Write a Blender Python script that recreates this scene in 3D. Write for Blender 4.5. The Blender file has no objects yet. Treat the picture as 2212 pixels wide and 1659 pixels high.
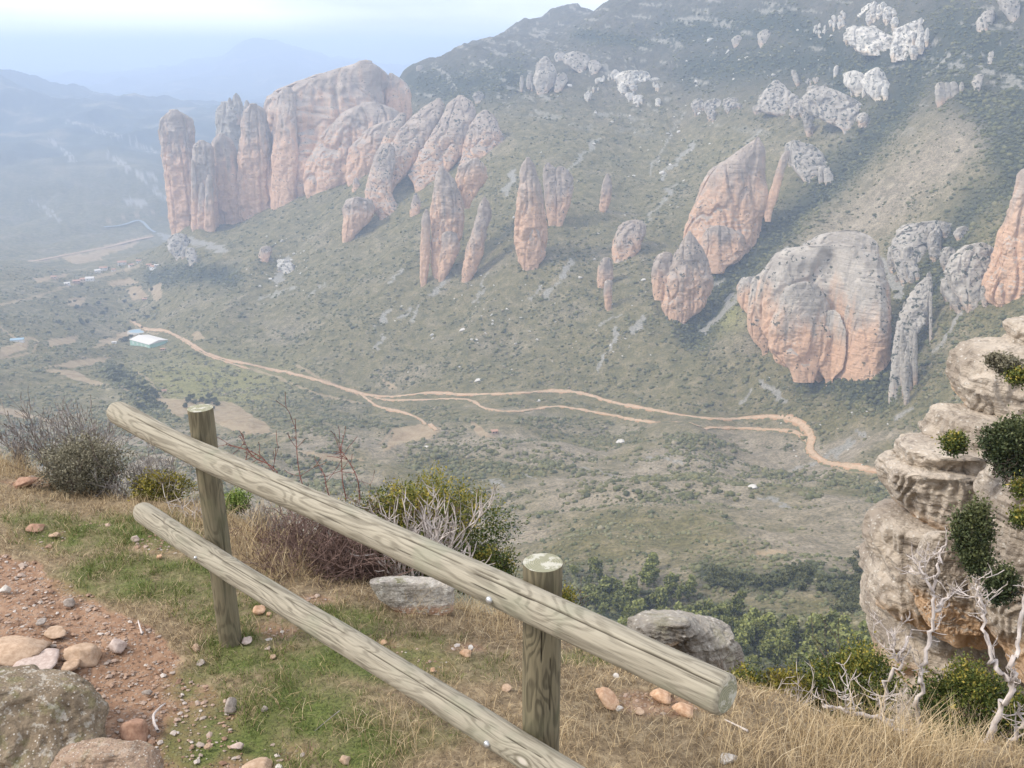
import bpy, math, random
import numpy as np
from math import radians, sin, cos, pi
random.seed(7); RNG = np.random.default_rng(11)
scene = bpy.context.scene
COL = scene.collection
# ------------------------------------------------------------------ camera
PITCH = radians(18.5)
cam_d = bpy.data.cameras.new('camera'); cam = bpy.data.objects.new('camera', cam_d); COL.objects.link(cam)
cam.location = (0, 0, 0); cam.rotation_euler = (pi/2 - PITCH, 0, 0)
cam_d.sensor_width = 36; cam_d.lens = 35; cam_d.clip_start = 0.1; cam_d.clip_end = 60000
scene.camera = cam
# ------------------------------------------------------------------ sky, sun, exposure
SUN_EL, SUN_AZ = radians(42), radians(-100)      # azimuth from +Y towards +X: behind and to the left
w = bpy.data.worlds.new('World'); scene.world = w; w.use_nodes = True
nt = w.node_tree; nt.nodes.clear()
wo = nt.nodes.new('ShaderNodeOutputWorld'); bg = nt.nodes.new('ShaderNodeBackground')
sky = nt.nodes.new('ShaderNodeTexSky'); sky.sky_type = 'NISHITA'; sky.sun_disc = False
sky.sun_elevation = SUN_EL; sky.sun_rotation = SUN_AZ
sky.air_density = 1.0; sky.dust_density = 2.5; sky.altitude = 900
# thin cloud veil over the sky
tc = nt.nodes.new('ShaderNodeTexCoord'); mp = nt.nodes.new('ShaderNodeMapping'); mp.inputs['Scale'].default_value = (1.2, 1.2, 7)
nz = nt.nodes.new('ShaderNodeTexNoise'); nz.inputs['Scale'].default_value = 2.6; nz.inputs['Detail'].default_value = 4
rp = nt.nodes.new('ShaderNodeValToRGB'); rp.color_ramp.elements[0].position = .36; rp.color_ramp.elements[1].position = .62
rp.color_ramp.elements[0].color = (.25,.25,.25,1); rp.color_ramp.elements[1].color = (.95,.95,.95,1)
mxw = nt.nodes.new('ShaderNodeMix'); mxw.data_type = 'RGBA'
mxw.inputs['B'].default_value = (10.0, 9.9, 10.1, 1)
nt.links.new(tc.outputs['Generated'], mp.inputs['Vector']); nt.links.new(mp.outputs[0], nz.inputs['Vector'])
nt.links.new(nz.outputs['Fac'], rp.inputs[0]); nt.links.new(rp.outputs[0], mxw.inputs['Factor'])
nt.links.new(sky.outputs[0], mxw.inputs['A']); nt.links.new(mxw.outputs['Result'], bg.inputs['Color'])
bg.inputs['Strength'].default_value = 0.09; nt.links.new(bg.outputs[0], wo.inputs[0])
sd = bpy.data.lights.new('sun', 'SUN'); so = bpy.data.objects.new('sun', sd); COL.objects.link(so)
sd.energy = 1.5; sd.angle = radians(10); sd.color = (1, .92, .80)
so.rotation_euler = (pi/2 - SUN_EL, 0, pi - SUN_AZ)
vs = scene.view_settings
vs.view_transform = 'Standard'; vs.look = 'None'; vs.gamma = 1; vs.exposure = 1.10
scene.cycles.volume_bounces = 2; scene.cycles.max_bounces = 6; scene.cycles.diffuse_bounces = 3
scene.cycles.transparent_max_bounces = 6
scene.cycles.use_denoising = True
HAZE_D = 0.00021
# ------------------------------------------------------------------ pixel <-> world (photo pixels of a 2212 x 1659 copy)
F = 2212*35/36; CP, SP = cos(PITCH), sin(PITCH)
def ray(u, v):
    a = (u-1106)/F; b = (829.5-v)/F
    return a, CP+b*SP, -SP+b*CP
def at(u, v, Y):
    x, y, z = ray(u, v); s = Y/y
    return np.array((x*s, Y, z*s))
def on_z(u, v, zz):
    x, y, z = ray(u, v); s = zz/z
    return np.array((x*s, y*s, zz))
def proj(x, y, z):
    d = y*CP - z*SP; up = y*SP + z*CP
    return 1106+F*x/d, 829.5-F*up/d
# ------------------------------------------------------------------ noise
_p = np.random.default_rng(3).permutation(512).astype(np.int64)
_P = np.concatenate([_p, _p, _p, _p])
_g = np.random.default_rng(5).normal(size=(512, 3)); _g /= np.linalg.norm(_g, axis=1)[:, None]
def gn3(x, y, z):
    x = np.asarray(x, float); y = np.asarray(y, float); z = np.asarray(z, float)
    x, y, z = np.broadcast_arrays(x, y, z)
    xi, yi, zi = np.floor(x).astype(np.int64), np.floor(y).astype(np.int64), np.floor(z).astype(np.int64)
    xf, yf, zf = x-xi, y-yi, z-zi
    f = lambda t: t*t*t*(t*(t*6-15)+10)
    uu, vv, ww = f(xf), f(yf), f(zf); out = 0
    for dx in (0, 1):
        for dy in (0, 1):
            for dz in (0, 1):
                h = _P[_P[_P[(xi+dx) & 511] + ((yi+dy) & 511)] + ((zi+dz) & 511)]
                g = _g[h]
                n = g[..., 0]*(xf-dx)+g[..., 1]*(yf-dy)+g[..., 2]*(zf-dz)
                out = out + n*(uu if dx else 1-uu)*(vv if dy else 1-vv)*(ww if dz else 1-ww)
    return out*1.5
def gn2(x, y, s=0): return gn3(x, y, s*7.31+.37)
def fbm2(x, y, o=4, s=0, g=.5):
    t = 0; a = 1
    for i in range(o): t = t+a*gn2(x*2**i, y*2**i, s+i); a *= g
    return t
def fbm3(x, y, z, o=4, g=.5):
    t = 0; a = 1
    for i in range(o): t = t+a*gn3(x*2**i+i*3.1, y*2**i+i*1.7, z*2**i+i*5.3); a *= g
    return t
def sst(x, a, b):
    t = np.clip((x-a)/(b-a), 0, 1); return t*t*(3-2*t)
# ------------------------------------------------------------------ objects
def tag(o, label=None, cat=None, group=None, kind=None):
    if label: o['label'] = label
    if cat: o['category'] = cat
    if group: o['group'] = group
    if kind: o['kind'] = kind
    return o
def mk(name, V, Fs, mat, parent=None, smooth=True, attrs=None, loc=None):
    V = np.asarray(V, np.float32)
    if not isinstance(Fs, list): Fs = [Fs]
    Fs = [np.asarray(f, np.int32) for f in Fs if len(f)]
    me = bpy.data.meshes.new(name)
    if loc is not None: V = V-np.asarray(loc, np.float32)
    me.vertices.add(len(V)); me.vertices.foreach_set('co', V.ravel())
    nl = sum(f.size for f in Fs); npo = sum(len(f) for f in Fs)
    me.loops.add(nl); me.polygons.add(npo)
    me.loops.foreach_set('vertex_index', np.concatenate([f.ravel() for f in Fs]))
    tot = np.concatenate([np.full(len(f), f.shape[1], np.int32) for f in Fs])
    st = np.concatenate([[0], np.cumsum(tot)[:-1]]).astype(np.int32)
    me.polygons.foreach_set('loop_start', st); me.polygons.foreach_set('loop_total', tot)
    me.polygons.foreach_set('use_smooth', np.full(npo, smooth))
    me.update(calc_edges=True)
    for k, a in (attrs or {}).items():
        a = np.asarray(a, np.float32)
        if a.ndim == 1:
            at_ = me.attributes.new(k, 'FLOAT', 'POINT'); at_.data.foreach_set('value', a)
        else:
            at_ = me.attributes.new(k, 'FLOAT_VECTOR', 'POINT'); at_.data.foreach_set('vector', a[:, :3].ravel())
    if mat: me.materials.append(mat)
    o = bpy.data.objects.new(name, me); COL.objects.link(o)
    if parent: o.parent = parent
    if loc is not None: o.location = loc
    return o
def empty(name, loc, label, cat, group=None):
    o = bpy.data.objects.new(name, None); COL.objects.link(o); o.location = loc; o.empty_display_size = .1
    return tag(o, label, cat, group)
def grid_faces(ny, nx, wrap=False):
    i = np.arange(ny-1)[:, None]*nx; j = np.arange(nx if wrap else nx-1)[None, :]; j2 = (j+1) % nx
    return np.stack([i+j, i+j2, i+nx+j2, i+nx+j], -1).reshape(-1, 4)
# ------------------------------------------------------------------ node helper
class NT:
    def __init__(s, name):
        s.m = bpy.data.materials.new(name); s.m.use_nodes = True; s.t = s.m.node_tree
        s.b = s.t.nodes['Principled BSDF']; s.b.inputs['Roughness'].default_value = .85
        s.b.inputs['Specular IOR Level'].default_value = .25
    def n(s, typ, props=None, **inp):
        nd = s.t.nodes.new('ShaderNode'+typ)
        for k, v in (props or {}).items(): setattr(nd, k, v)
        for k, v in inp.items(): s.set(nd, k, v)
        return nd
    def set(s, nd, k, v):
        k = k.replace('_', ' ') if isinstance(k, str) and k not in nd.inputs else k
        i = nd.inputs[k]
        if hasattr(v, 'default_value') or hasattr(v, 'links'): s.t.links.new(v, i)
        else: i.default_value = v
    def math(s, op, a, b=0., c=None, clamp=False):
        nd = s.t.nodes.new('ShaderNodeMath'); nd.operation = op; nd.use_clamp = clamp
        s.set(nd, 0, a) if not isinstance(a, (int, float)) else setattr(nd.inputs[0], 'default_value', a)
        s.set(nd, 1, b) if not isinstance(b, (int, float)) else setattr(nd.inputs[1], 'default_value', b)
        return nd.outputs[0]
    def set(s, nd, k, v):
        if isinstance(k, str) and k not in nd.inputs: k = k.replace('_', ' ')
        i = nd.inputs[k]
        if isinstance(v, bpy.types.NodeSocket): s.t.links.new(v, i)
        else: i.default_value = v
    def pos(s): return s.n('NewGeometry').outputs['Position']
    def obj(s): return s.n('TexCoord').outputs['Object']
    def attr(s, name, out='Fac'): return s.n('Attribute', {'attribute_name': name}).outputs[out]
    def map(s, v, scale=(1, 1, 1), rot=(0, 0, 0)):
        return s.n('Mapping', None, Vector=v, Scale=scale, Rotation=rot).outputs[0]
    def noise(s, v, scale, detail=4, rough=.55, dist=0):
        return s.n('TexNoise', None, Vector=v, Scale=scale, Detail=detail, Roughness=rough, Distortion=dist).outputs['Fac']
    def vor(s, v, scale, out='Distance', feat='F1', rnd=1.):
        return s.n('TexVoronoi', {'feature': feat}, Vector=v, Scale=scale, Randomness=rnd).outputs[out]
    def ramp(s, f, *stops):
        nd = s.t.nodes.new('ShaderNodeValToRGB'); e = nd.color_ramp.elements
        while len(e) < len(stops): e.new(.5)
        for el, (p, c) in zip(e, stops):
            el.position = p; el.color = (c, c, c, 1) if isinstance(c, (int, float)) else (*c, 1)
        s.t.links.new(f, nd.inputs[0]); return nd.outputs[0]
    def step(s, f, a, b):
        return s.n('MapRange', {'interpolation_type': 'SMOOTHSTEP'}, Value=f, From_Min=a, From_Max=b).outputs[0]
    def mix(s, f, a, b, mode='MIX'):
        nd = s.t.nodes.new('ShaderNodeMix'); nd.data_type = 'RGBA'; nd.blend_type = mode
        for k, v in (('Factor', f), ('A', a), ('B', b)):
            i = [q for q in nd.inputs if q.name == k and q.type == ('VALUE' if k == 'Factor' else 'RGBA')][0]
            if isinstance(v, bpy.types.NodeSocket): s.t.links.new(v, i)
            elif k == 'Factor': i.default_value = v
            else: i.default_value = (*v, 1)
        return [q for q in nd.outputs if q.type == 'RGBA'][0]
    def col(s, c): s.set(s.b, 'Base Color', c if isinstance(c, bpy.types.NodeSocket) else (*c, 1)); return s
    def bump(s, h, strength=.5, dist=.1):
        s.set(s.b, 'Normal', s.n('Bump', None, Height=h, Strength=strength, Distance=dist).outputs[0]); return s
def fin(k):
    return k.m
# ================================================================== TERRAIN: one sheet from the knoll's foot to the horizon
CTRL = [  # photo column, photo row, horizontal range in metres
 (0,980,800),(0,850,1050),(0,750,1300),(0,640,1700),(0,580,2200),(0,500,3000),(0,400,3600),(0,300,4400),(0,180,5600),
 (-350,950,800),(-350,750,1300),(-350,600,2200),(-350,450,3200),(-350,300,4200),(-350,150,5400),
 (150,980,760),(150,800,1180),(150,640,1750),(150,500,3000),(150,350,3900),(150,212,5600),
 (300,980,720),(300,900,900),(300,830,1080),(300,740,1430),(300,690,1620),(300,620,1900),(300,560,2250),(310,500,3000),(330,440,3300),(330,350,4000),(320,262,5100),(320,247,5600),
 (400,740,1330),(400,650,1500),(400,560,1750),(400,500,1900),(450,495,1920),
 (600,800,1150),(600,650,1400),(600,520,1650),(600,443,1850),(700,405,1800),
 (700,950,750),(700,1050,560),
 (800,855,1020),(800,650,1250),(800,500,1480),(800,380,1700),(860,300,1900),(880,172,2200),
 (1000,852,970),(1000,650,1170),(1000,500,1350),(1000,350,1560),(1000,200,1900),(1000,118,2400),
 (1200,845,940),(1200,600,1150),(1200,450,1350),(1200,300,1560),(1200,160,1900),(1225,42,2600),
 (1350,880,900),(1350,700,1050),(1350,500,1300),(1350,300,1580),(1350,100,1950),(1350,10,2150),
 (1600,900,860),(1600,750,950),(1600,550,1150),(1600,350,1400),(1600,150,1700),(1600,0,1900),(1600,-60,2000),
 (1800,940,760),(1800,820,830),(1800,600,1050),(1800,400,1250),(1800,200,1500),(1800,0,1700),(1800,-70,1800),
 (2000,1030,630),(2000,850,750),(2000,600,950),(2000,400,1120),(2000,200,1350),(2000,0,1550),(2000,-80,1650),
 (2200,1000,560),(2200,900,650),(2200,700,780),(2200,500,940),(2200,300,1120),(2200,100,1350),(2200,0,1450),(2200,-90,1550),
 (2500,900,600),(2500,600,800),(2500,300,1050),(2500,0,1350),
 (1100,1150,480),(1100,1000,650),(1100,920,800),
 (1500,1400,260),(1500,1350,290),(1500,1200,400),(1500,1050,560),(1500,960,720),
 (1850,1420,240),(1850,1350,280),(1850,1200,400),(1850,1080,540),(2150,1200,380),
 (1100,1300,330),(700,1200,400),(300,1100,520),(0,1100,560),
 (470,145,12500),(540,100,12500),(640,120,12500),(745,150,12500),(400,160,12500),
]
CREST = [(885,172,2150),(925,158,2200),(960,140,2250),(1000,114,2350),(1040,100,2400),(1082,82,2500),(1110,69,2550),(1160,55,2600),(1195,44,2650),(1225,35,2650),(1262,37,2550),(1290,38,2450),(1322,24,2250),(1342,4,2150)]
CTRL = [c for c in CTRL if c not in ((880,172,2200),(1000,118,2400),(1225,42,2600),(1350,10,2150))]+CREST+[(1300,80,2000),(1200,100,2200),(1100,120,2150)]
RAW = []
for (u, v, r) in CREST:
    x, y, z = ray(u, v); RAW.append((math.degrees(math.atan2(x, y)), r*1.25, z/math.hypot(x, y)-.035))
for d in (-48,-30,-15,0,15,30,48): RAW += [(d,5,-2.6),(d,8,-2.3),(d,20,-1.6),(d,45,-1.2),(d,90,-.98),(d,160,-.84)]
for d in (-48,-38): RAW += [(d,800,-.4),(d,2000,-.2),(d,3500,-.11),(d,5500,-.012),(d,8000,-.03)]
for d in (38,48): RAW += [(d,400,-.45),(d,700,-.25),(d,1000,-.08),(d,1300,.03),(d,1600,.06),(d,3000,.03)]
for d in (-22,-16,-12): RAW += [(d,8000,-.050),(d,20000,-.02)]
for d in (-18,-14.5,-11.5): RAW += [(d,2450,-.187),]
for d in (-14.5,-11.5): RAW += [(d,3200,-.165),(d,5000,-.07)]
for d in (-8,-5): RAW += [(d,4000,-.09),(d,12000,-.03),(d,20000,-.02)]
for d in (8,14,20,26): RAW += [(d,2300,.055),(d,3500,.02),(d,6000,-.01)]
for d in (-40,0,20,40): RAW += [(d,12000,-.03),(d,20000,-.02)]
pts = []
for (u, v, r) in CTRL:
    x, y, z = ray(u, v); pts.append((math.atan2(x, y), math.log(r), z/math.hypot(x, y)))
for (d, r, t) in RAW: pts.append((radians(d), math.log(r), t))
pts = np.array(pts); KA = 2.6
def _phi(a, b):
    d2 = (KA*(a[:, None, 0]-b[None, :, 0]))**2+(a[:, None, 1]-b[None, :, 1])**2
    return .5*d2*np.log(d2+1e-9)
_n = len(pts); _A = np.zeros((_n+3, _n+3)); _A[:_n, :_n] = _phi(pts, pts)+np.eye(_n)*2e-4
_Q = np.c_[np.ones(_n), pts[:, 0], pts[:, 1]]; _A[:_n, _n:] = _Q; _A[_n:, :_n] = _Q.T
_W = np.linalg.solve(_A, np.r_[pts[:, 2], 0, 0, 0])
def tan_base(az, lr):
    q = np.c_[az.ravel(), lr.ravel()]; out = np.empty(len(q))
    for i in range(0, len(q), 60000):
        s = q[i:i+60000]; out[i:i+60000] = _phi(s, pts)@_W[:_n]+_W[_n]+s[:, 0]*_W[_n+1]+s[:, 1]*_W[_n+2]
    return out.reshape(az.shape)
AZ = np.radians(np.r_[np.arange(-50, -31, .6), np.arange(-31, 33, .066), np.arange(33, 50.1, .6)])
LR = np.log(np.r_[np.geomspace(5, 200, 50)[:-1], np.geomspace(200, 800, 260)[:-1], np.geomspace(800, 2300, 400)[:-1], np.geomspace(2300, 8000, 130)[:-1], np.geomspace(8000, 22000, 24)])
_ca = np.linspace(AZ[0], AZ[-1], 180); _cl = np.linspace(LR[0], LR[-1], 360)     # coarse fit, then bilinear
_G = tan_base(*np.meshgrid(_ca, _cl, indexing='ij'))
def bil(G, ax, ay, x, y):
    fx = np.clip((x-ax[0])/(ax[-1]-ax[0])*(len(ax)-1), 0, len(ax)-1.001); fy = np.clip((y-ay[0])/(ay[-1]-ay[0])*(len(ay)-1), 0, len(ay)-1.001)
    i = fx.astype(int); j = fy.astype(int); p = fx-i; q = fy-j
    return G[i, j]*(1-p)*(1-q)+G[i+1, j]*p*(1-q)+G[i, j+1]*(1-p)*q+G[i+1, j+1]*p*q
A2, L2 = np.meshgrid(AZ, LR, indexing='ij')
R2 = np.exp(L2); X2 = R2*np.sin(A2); Y2 = R2*np.cos(A2)
Z2 = bil(_G, _ca, _cl, A2, L2)*R2
U0, V0 = proj(X2, Y2, Z2)
# relief: gullies and ribs running down the slope, rougher on the mountain than in the valley
mtn = sst(V0, 900, 700)*sst(R2, 500, 800)
far = sst(R2, 2600, 4500)
wx = X2+30*gn2(X2/160, Y2/160, 1); wy = Y2+30*gn2(X2/160, Y2/160, 2)
rel = (1-np.abs(gn2(wx/210-wy/900, wx/700+wy/650, 3))*2)*14 + (1-np.abs(gn2(wx/85-wy/400, wx/300+wy/290, 17))*2)*5 + fbm2(wx/120, wy/170, 3, 4)*6
upz = sst(V0, 340, 180)*mtn
rel = rel*(.25+.75*mtn)+upz*((1-np.abs(gn2(wx/75, wy/75, 23))*2)*8+fbm2(X2/38, Y2/38, 3, 24)*5)
rel += far*(fbm2(X2/900, Y2/900, 4, 9)*75 + (1-np.abs(gn2(X2/600+Y2/1500, Y2/900, 13))*2)*45)
rel += fbm2(X2/46, Y2/46, 3, 6)*2.6*sst(R2, 250, 600)+fbm2(X2/14, Y2/14, 3, 7)*.9*sst(R2, 120, 300)
# side valleys in the near basin and terrace steps
near = sst(R2, 180, 260)*(1-sst(V0, 930, 900))
rel += near*(fbm2(X2/110, Y2/80, 3, 21)*9)
def pxline(u, v, P, amp=0.):
    """distance in photo pixels to a polyline and the position along it"""
    best = np.full(u.shape, 1e9)
    for (a, b), (c, d) in zip(P[:-1], P[1:]):
        t = np.clip(((u-a)*(c-a)+(v-b)*(d-b))/((c-a)**2+(d-b)**2), 0, 1)
        best = np.minimum(best, np.hypot(u-a-t*(c-a), v-b-t*(d-b)))
    return best
onm = (R2 > 500) & (R2 < 2300)
gul = pxline(U0, V0, [(2010, 130), (1930, 260), (1830, 380), (1740, 470), (1650, 560), (1560, 610), (1500, 720)])
spur = pxline(U0, V0, [(2080, 240), (1950, 360), (1800, 480), (1680, 590)])
gul2 = pxline(U0, V0, [(2200, 420), (2090, 480), (2000, 620), (1960, 760), (1900, 860)])
rel += onm*(-17*np.exp(-(gul/32)**2)+15*np.exp(-(spur/60)**2)-12*np.exp(-(gul2/28)**2))
Z2 = Z2+rel
# the shelf of the near slope that carries the cliff
_sh = -12.2-np.maximum(0, np.hypot((X2-8.6)/1.3, Y2-15.4)-2.4)*1.25+.5*gn2(X2/1.7, Y2/1.7, 57)
Z2 = np.where(R2 < 60, np.maximum(Z2, _sh), Z2)
T2 = Z2/R2
U2, V2 = proj(X2, Y2, Z2)
def hz(x, y):
    """terrain height"""
    x = np.atleast_1d(np.asarray(x, float)); y = np.atleast_1d(np.asarray(y, float))
    az = np.arctan2(x, y); r = np.hypot(x, y)
    i = np.clip(np.searchsorted(AZ, az)-1, 0, len(AZ)-2); j = np.clip(np.searchsorted(LR, np.log(r))-1, 0, len(LR)-2)
    p = np.clip((az-AZ[i])/(AZ[i+1]-AZ[i]), 0, 1); q = np.clip((np.log(r)-LR[j])/(LR[j+1]-LR[j]), 0, 1)
    return Z2[i, j]*(1-p)*(1-q)+Z2[i+1, j]*p*(1-q)+Z2[i, j+1]*(1-p)*q+Z2[i+1, j+1]*p*q
def hit(u, v, rmin=200):
    """where the sight line through a photo pixel meets the ground"""
    x, y, z = ray(u, v); az = math.atan2(x, y); t = z/math.hypot(x, y)
    i = int(np.clip(np.searchsorted(AZ, az)-1, 0, len(AZ)-2)); p = (az-AZ[i])/(AZ[i+1]-AZ[i])
    row = T2[i]*(1-p)+T2[i+1]*p
    ok = (row >= t) & (LR > math.log(rmin))
    if not ok.any(): j = len(LR)-1
    else: j = int(np.argmax(ok))
    q = 0 if row[j] == row[j-1] else np.clip((t-row[j-1])/(row[j]-row[j-1]), 0, 1)
    r = math.exp(LR[j-1]+q*(LR[j]-LR[j-1]))
    return np.array((r*math.sin(az), r*math.cos(az), r*t))
def inpoly(u, v, P):
    P = np.asarray(P, float); ins = np.zeros(u.shape, bool)
    for (a, b), (c, d) in zip(P, np.roll(P, -1, 0)):
        cr = ((b > v) != (d > v)) & (u < (c-a)*(v-b)/(d-b+1e-12)+a); ins ^= cr
    return ins
# ---- ground cover zones
ju = U2+gn2(X2/22, Y2/22, 31)*5+gn2(X2/7, Y2/7, 32)*3; jv = V2+gn2(X2/22, Y2/22, 33)*3+gn2(X2/7, Y2/7, 34)*2
FIELDS = [
 [(105,792),(180,775),(245,772),(215,785),(150,795)],[(95,797),(160,800),(185,815),(240,832),(215,834),(150,815)],
 [(330,860),(420,862),(500,870),(560,905),(600,940),(520,935),(430,900),(380,890)],[(640,975),(760,985),(790,996),(700,998)],
 [(130,555),(190,548),(225,560),(160,572)],[(175,552),(240,530),(300,522),(290,532),(210,558)],[(70,603),(150,590),(140,600),(80,610)],
 [(0,750),(60,735),(60,752),(0,775)],[(250,722),(285,712),(285,726),(255,735)],[(210,735),(250,728),(240,745)],
 [(850,925),(905,915),(960,925),(930,945),(860,960),(830,975)],[(1010,905),(1035,920),(1070,945),(1040,945),(1020,925)],
 [(1640,1190),(1700,1185),(1700,1195),(1630,1200)],[(1785,1000),(1830,1000),(1900,1008),(1945,1028),(1880,1025),(1800,1012)],
 [(100,735),(170,725),(160,742),(110,748)],[(150,645),(190,640),(170,665),(145,660)],[(230,610),(280,600),(300,612),(240,620)],
 [(0,882),(90,900),(60,905),(0,895)],[(320,625),(350,610),(350,640),(335,650)],[(355,870),(395,880),(400,900),(370,895)],
 [(270,625),(300,618),(320,640),(290,650)],[(415,722),(430,715),(440,730),(420,735)],[(820,815),(860,840),(840,842)]]
soil = np.zeros(U2.shape)
for P in FIELDS: soil = np.maximum(soil, inpoly(ju, jv, P)*1.)
soil *= (R2 > 300)
TRACKS = [[(0,880),(60,896),(130,915)],[(265,835),(300,862),(330,872)],[(295,800),(330,830),(350,860)],[(285,695),(300,712),(340,722)],
 [(200,750),(250,735),(300,720),(330,735)],[(0,708),(40,735),(70,730),(85,740),(70,760)],[(0,775),(60,765)],[(80,565),(180,545),(330,508)],
 [(230,480),(300,462),(345,455)],[(0,660),(80,640),(200,600),(300,575)],[(640,790),(720,830),(800,862)],[(520,790),(600,815),(680,850),(780,872)],[(820,960),(850,925),(930,935)]]
for P in TRACKS: soil = np.maximum(soil, .8*(pxline(ju, jv, P) < 2.6)*(R2 > 500))
scree = np.zeros(U2.shape)
SCREE = [((230,330),(360,432),5),((285,365),(362,405),3),((150,262),(340,330),3),((280,437),(305,440),10),((60,430),(130,480),3),((100,300),(160,350),3),((1650,600),(1700,540),12),((1750,545),(1860,545),22),((1700,580),(1880,590),26),((1900,560),(1940,640),12),((1040,1035),(1100,1052),2.5),((1130,1020),(1160,1034),2),((1000,1060),(1090,1072),2),((1240,1010),(1330,1030),2),((1640,1075),(1700,1095),3),((1560,1130),(1640,1150),3),((1400,985),(1470,1000),3),((870,580),(840,612),5),((965,600),(930,640),7),((850,670),(815,700),5),((880,665),(868,690),4),((900,660),(885,690),4),((830,725),(815,750),4),
 ((1240,560),(1205,598),8),((1050,590),(1030,650),4),((1200,610),(1180,640),5),((1165,620),(1150,650),3),((1340,680),(1300,700),3),((1390,680),(1365,720),7),((1330,710),(1315,760),6),((1305,770),(1292,800),6),
 ((1290,300),(1225,370),5),((1500,310),(1420,390),5),((1475,240),(1400,380),3),((1640,280),(1600,340),4),((1110,370),(1090,420),6),((700,615),(670,640),4),((640,620),(560,650),3),
 ((1650,830),(1690,870),9),((1620,840),(1600,870),5),((1840,950),(1800,985),5),((1850,935),(1870,945),5),((1780,985),(1830,965),4),((1970,880),(1940,900),6),((1760,1000),(1700,1020),4),((1590,640),(1520,720),9),((1560,610),(1510,640),6),
 ((2050,120),(1990,170),5),((2020,90),(1990,110),6),((1460,400),(1400,470),4),((1390,480),(1350,560),4),((620,560),(600,600),10),((480,540),(400,520),9),((390,530),(350,510),9),((1740,640),(1760,800),3),((2070,670),(2020,760),5),
 ((1960,690),(1930,860),9),((940,140),(985,200),3),((1030,130),(1060,150),3)]
for a, b, wd in SCREE:
    c = ((a[0]+b[0])/2+4, (a[1]+b[1])/2-3); scree = np.maximum(scree, sst(-pxline(U2+(ju-U2)*2.6, V2+(jv-V2)*2.6, [a, c, b]), -wd*.75-1, -wd*.75+1))
_zb = fbm2(X2/30+Z2/20, Z2/11, 4, 26)+.3*gn2(X2/150, Y2/150, 27)+.55*fbm2(X2/9, Y2/14, 2, 28)
scree = np.maximum(scree, .75*sst(V2, 330, 230)*(1-far)*sst(_zb, .52, .68)*(V2 > -400))
scree *= (R2 > 500)
ROADPX = [[(285,694),(355,715),(410,742),(500,780),(650,812),(790,853),(930,849),(1060,852),(1200,845),(1330,871),(1480,899),(1640,901),(1735,920),(1752,948),(1750,975),(1790,1001),(1945,1030),(2010,1050)],
 [(800,855),(830,864),(970,862),(1045,882),(1110,890),(1240,883),(1400,912),(1520,924),(1680,930)],[(775,848),(865,890),(945,930)]]
clear = np.zeros(U2.shape)
for P in ROADPX: clear = np.maximum(clear, 1.*(pxline(U2, V2-4, P) < 11)*(R2 > 450))
# forest / dense scrub (dark) zones
dense = np.zeros(U2.shape)
dense = np.maximum(dense, np.exp(-(gul/42)**2)*onm)
dense = np.maximum(dense, np.exp(-(gul2/35)**2)*.8*onm)
for P, k in (([(1220,1290),(1330,1330),(1480,1350),(1640,1400),(1820,1440)], 75), ([(1520,1240),(1640,1260),(1760,1240),(1850,1290)], 26), ([(1840,860),(1930,800),(2090,480)], 20),
             ([(240,800),(300,850),(330,880)], 18), ([(1500,150),(1700,130),(1900,150),(2100,120)], 40), ([(2060,60),(2200,140),(2190,330)], 60),([(330,600),(420,590),(500,600)], 22), ([(560,250),(700,300),(880,190)], 10), ([(900,180),(1000,190),(1100,170)], 40), ([(1450,70),(1700,45),(1800,110),(1830,230)], 35), ([(2020,130),(2150,260),(2200,420)], 45), ([(1250,75),(1400,95)], 14), ([(1730,840),(1850,835),(1930,815)], 18)):
    dense = np.maximum(dense, np.exp(-(pxline(ju, jv, P)/k)**2)*.95)
dense *= (R2 > 200)
brown = np.maximum(np.exp(-(pxline(U2, V2, [(2120,250),(1960,400),(1830,500),(1760,560)])/75)**2), sst(V2, 330, 120)*.35*mtn)
brown = np.maximum(brown, .95*sst(V2, 890, 960)*sst(gn2(X2/130, Y2/110, 41)+.5*gn2(X2/40, Y2/40, 42), -.45, .15))*(1-far)
lush_sunlit = np.exp(-((U2-1540)/60)**2-((V2-672)/38)**2)  # sunlit patch of the slope, painted into the ground colour as yellow-green
lush_sunlit = np.maximum(lush_sunlit, .5*np.exp(-((U2-450)/160)**2-((V2-830)/60)**2))
# ground sheet material
k = NT('scrubland'); P = k.pos()
m1 = k.attr('zone_a', 'Vector'); m2 = k.attr('zone_b', 'Vector')
sA = k.n('SeparateXYZ', None, Vector=m1).outputs; sB = k.n('SeparateXYZ', None, Vector=m2).outputs
big = k.noise(P, .012, 5, .6); mid = k.noise(P, .09, 5, .65); fine = k.noise(P, .55, 4, .7)
P2 = k.map(P, (.05, .05, .35)); terr = k.noise(P2, 1.6, 3, .6)
g = k.ramp(mid, (.3, (.100, .092, .030)), (.5, (.185, .158, .062)), (.7, (.29, .235, .13)))
br = k.ramp(mid, (.3, (.185, .155, .095)), (.5, (.315, .26, .175)), (.7, (.44, .365, .265)))
tb = k.math('MULTIPLY_ADD', k.step(terr, .5, .62), .6); 
bf = k.math('ADD', sB[0], k.math('MULTIPLY', k.step(big, .52, .68), .5), clamp=True)
c = k.mix(bf, g, br)
c = k.mix(k.math('MULTIPLY', k.attr('upper'), .85), c, k.ramp(mid, (.3, (.040, .045, .030)), (.6, (.085, .08, .058)), (.75, (.17, .15, .115))))
c = k.mix(k.math('MULTIPLY', sB[1], .95), c, (.40, .385, .11))  # yellow-green: painted sunlight on the slope, plus greener grass in the valley
c = k.mix(k.math('MULTIPLY', sA[1], k.step(fine, .15, .5)), c, (.030, .042, .020))
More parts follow.
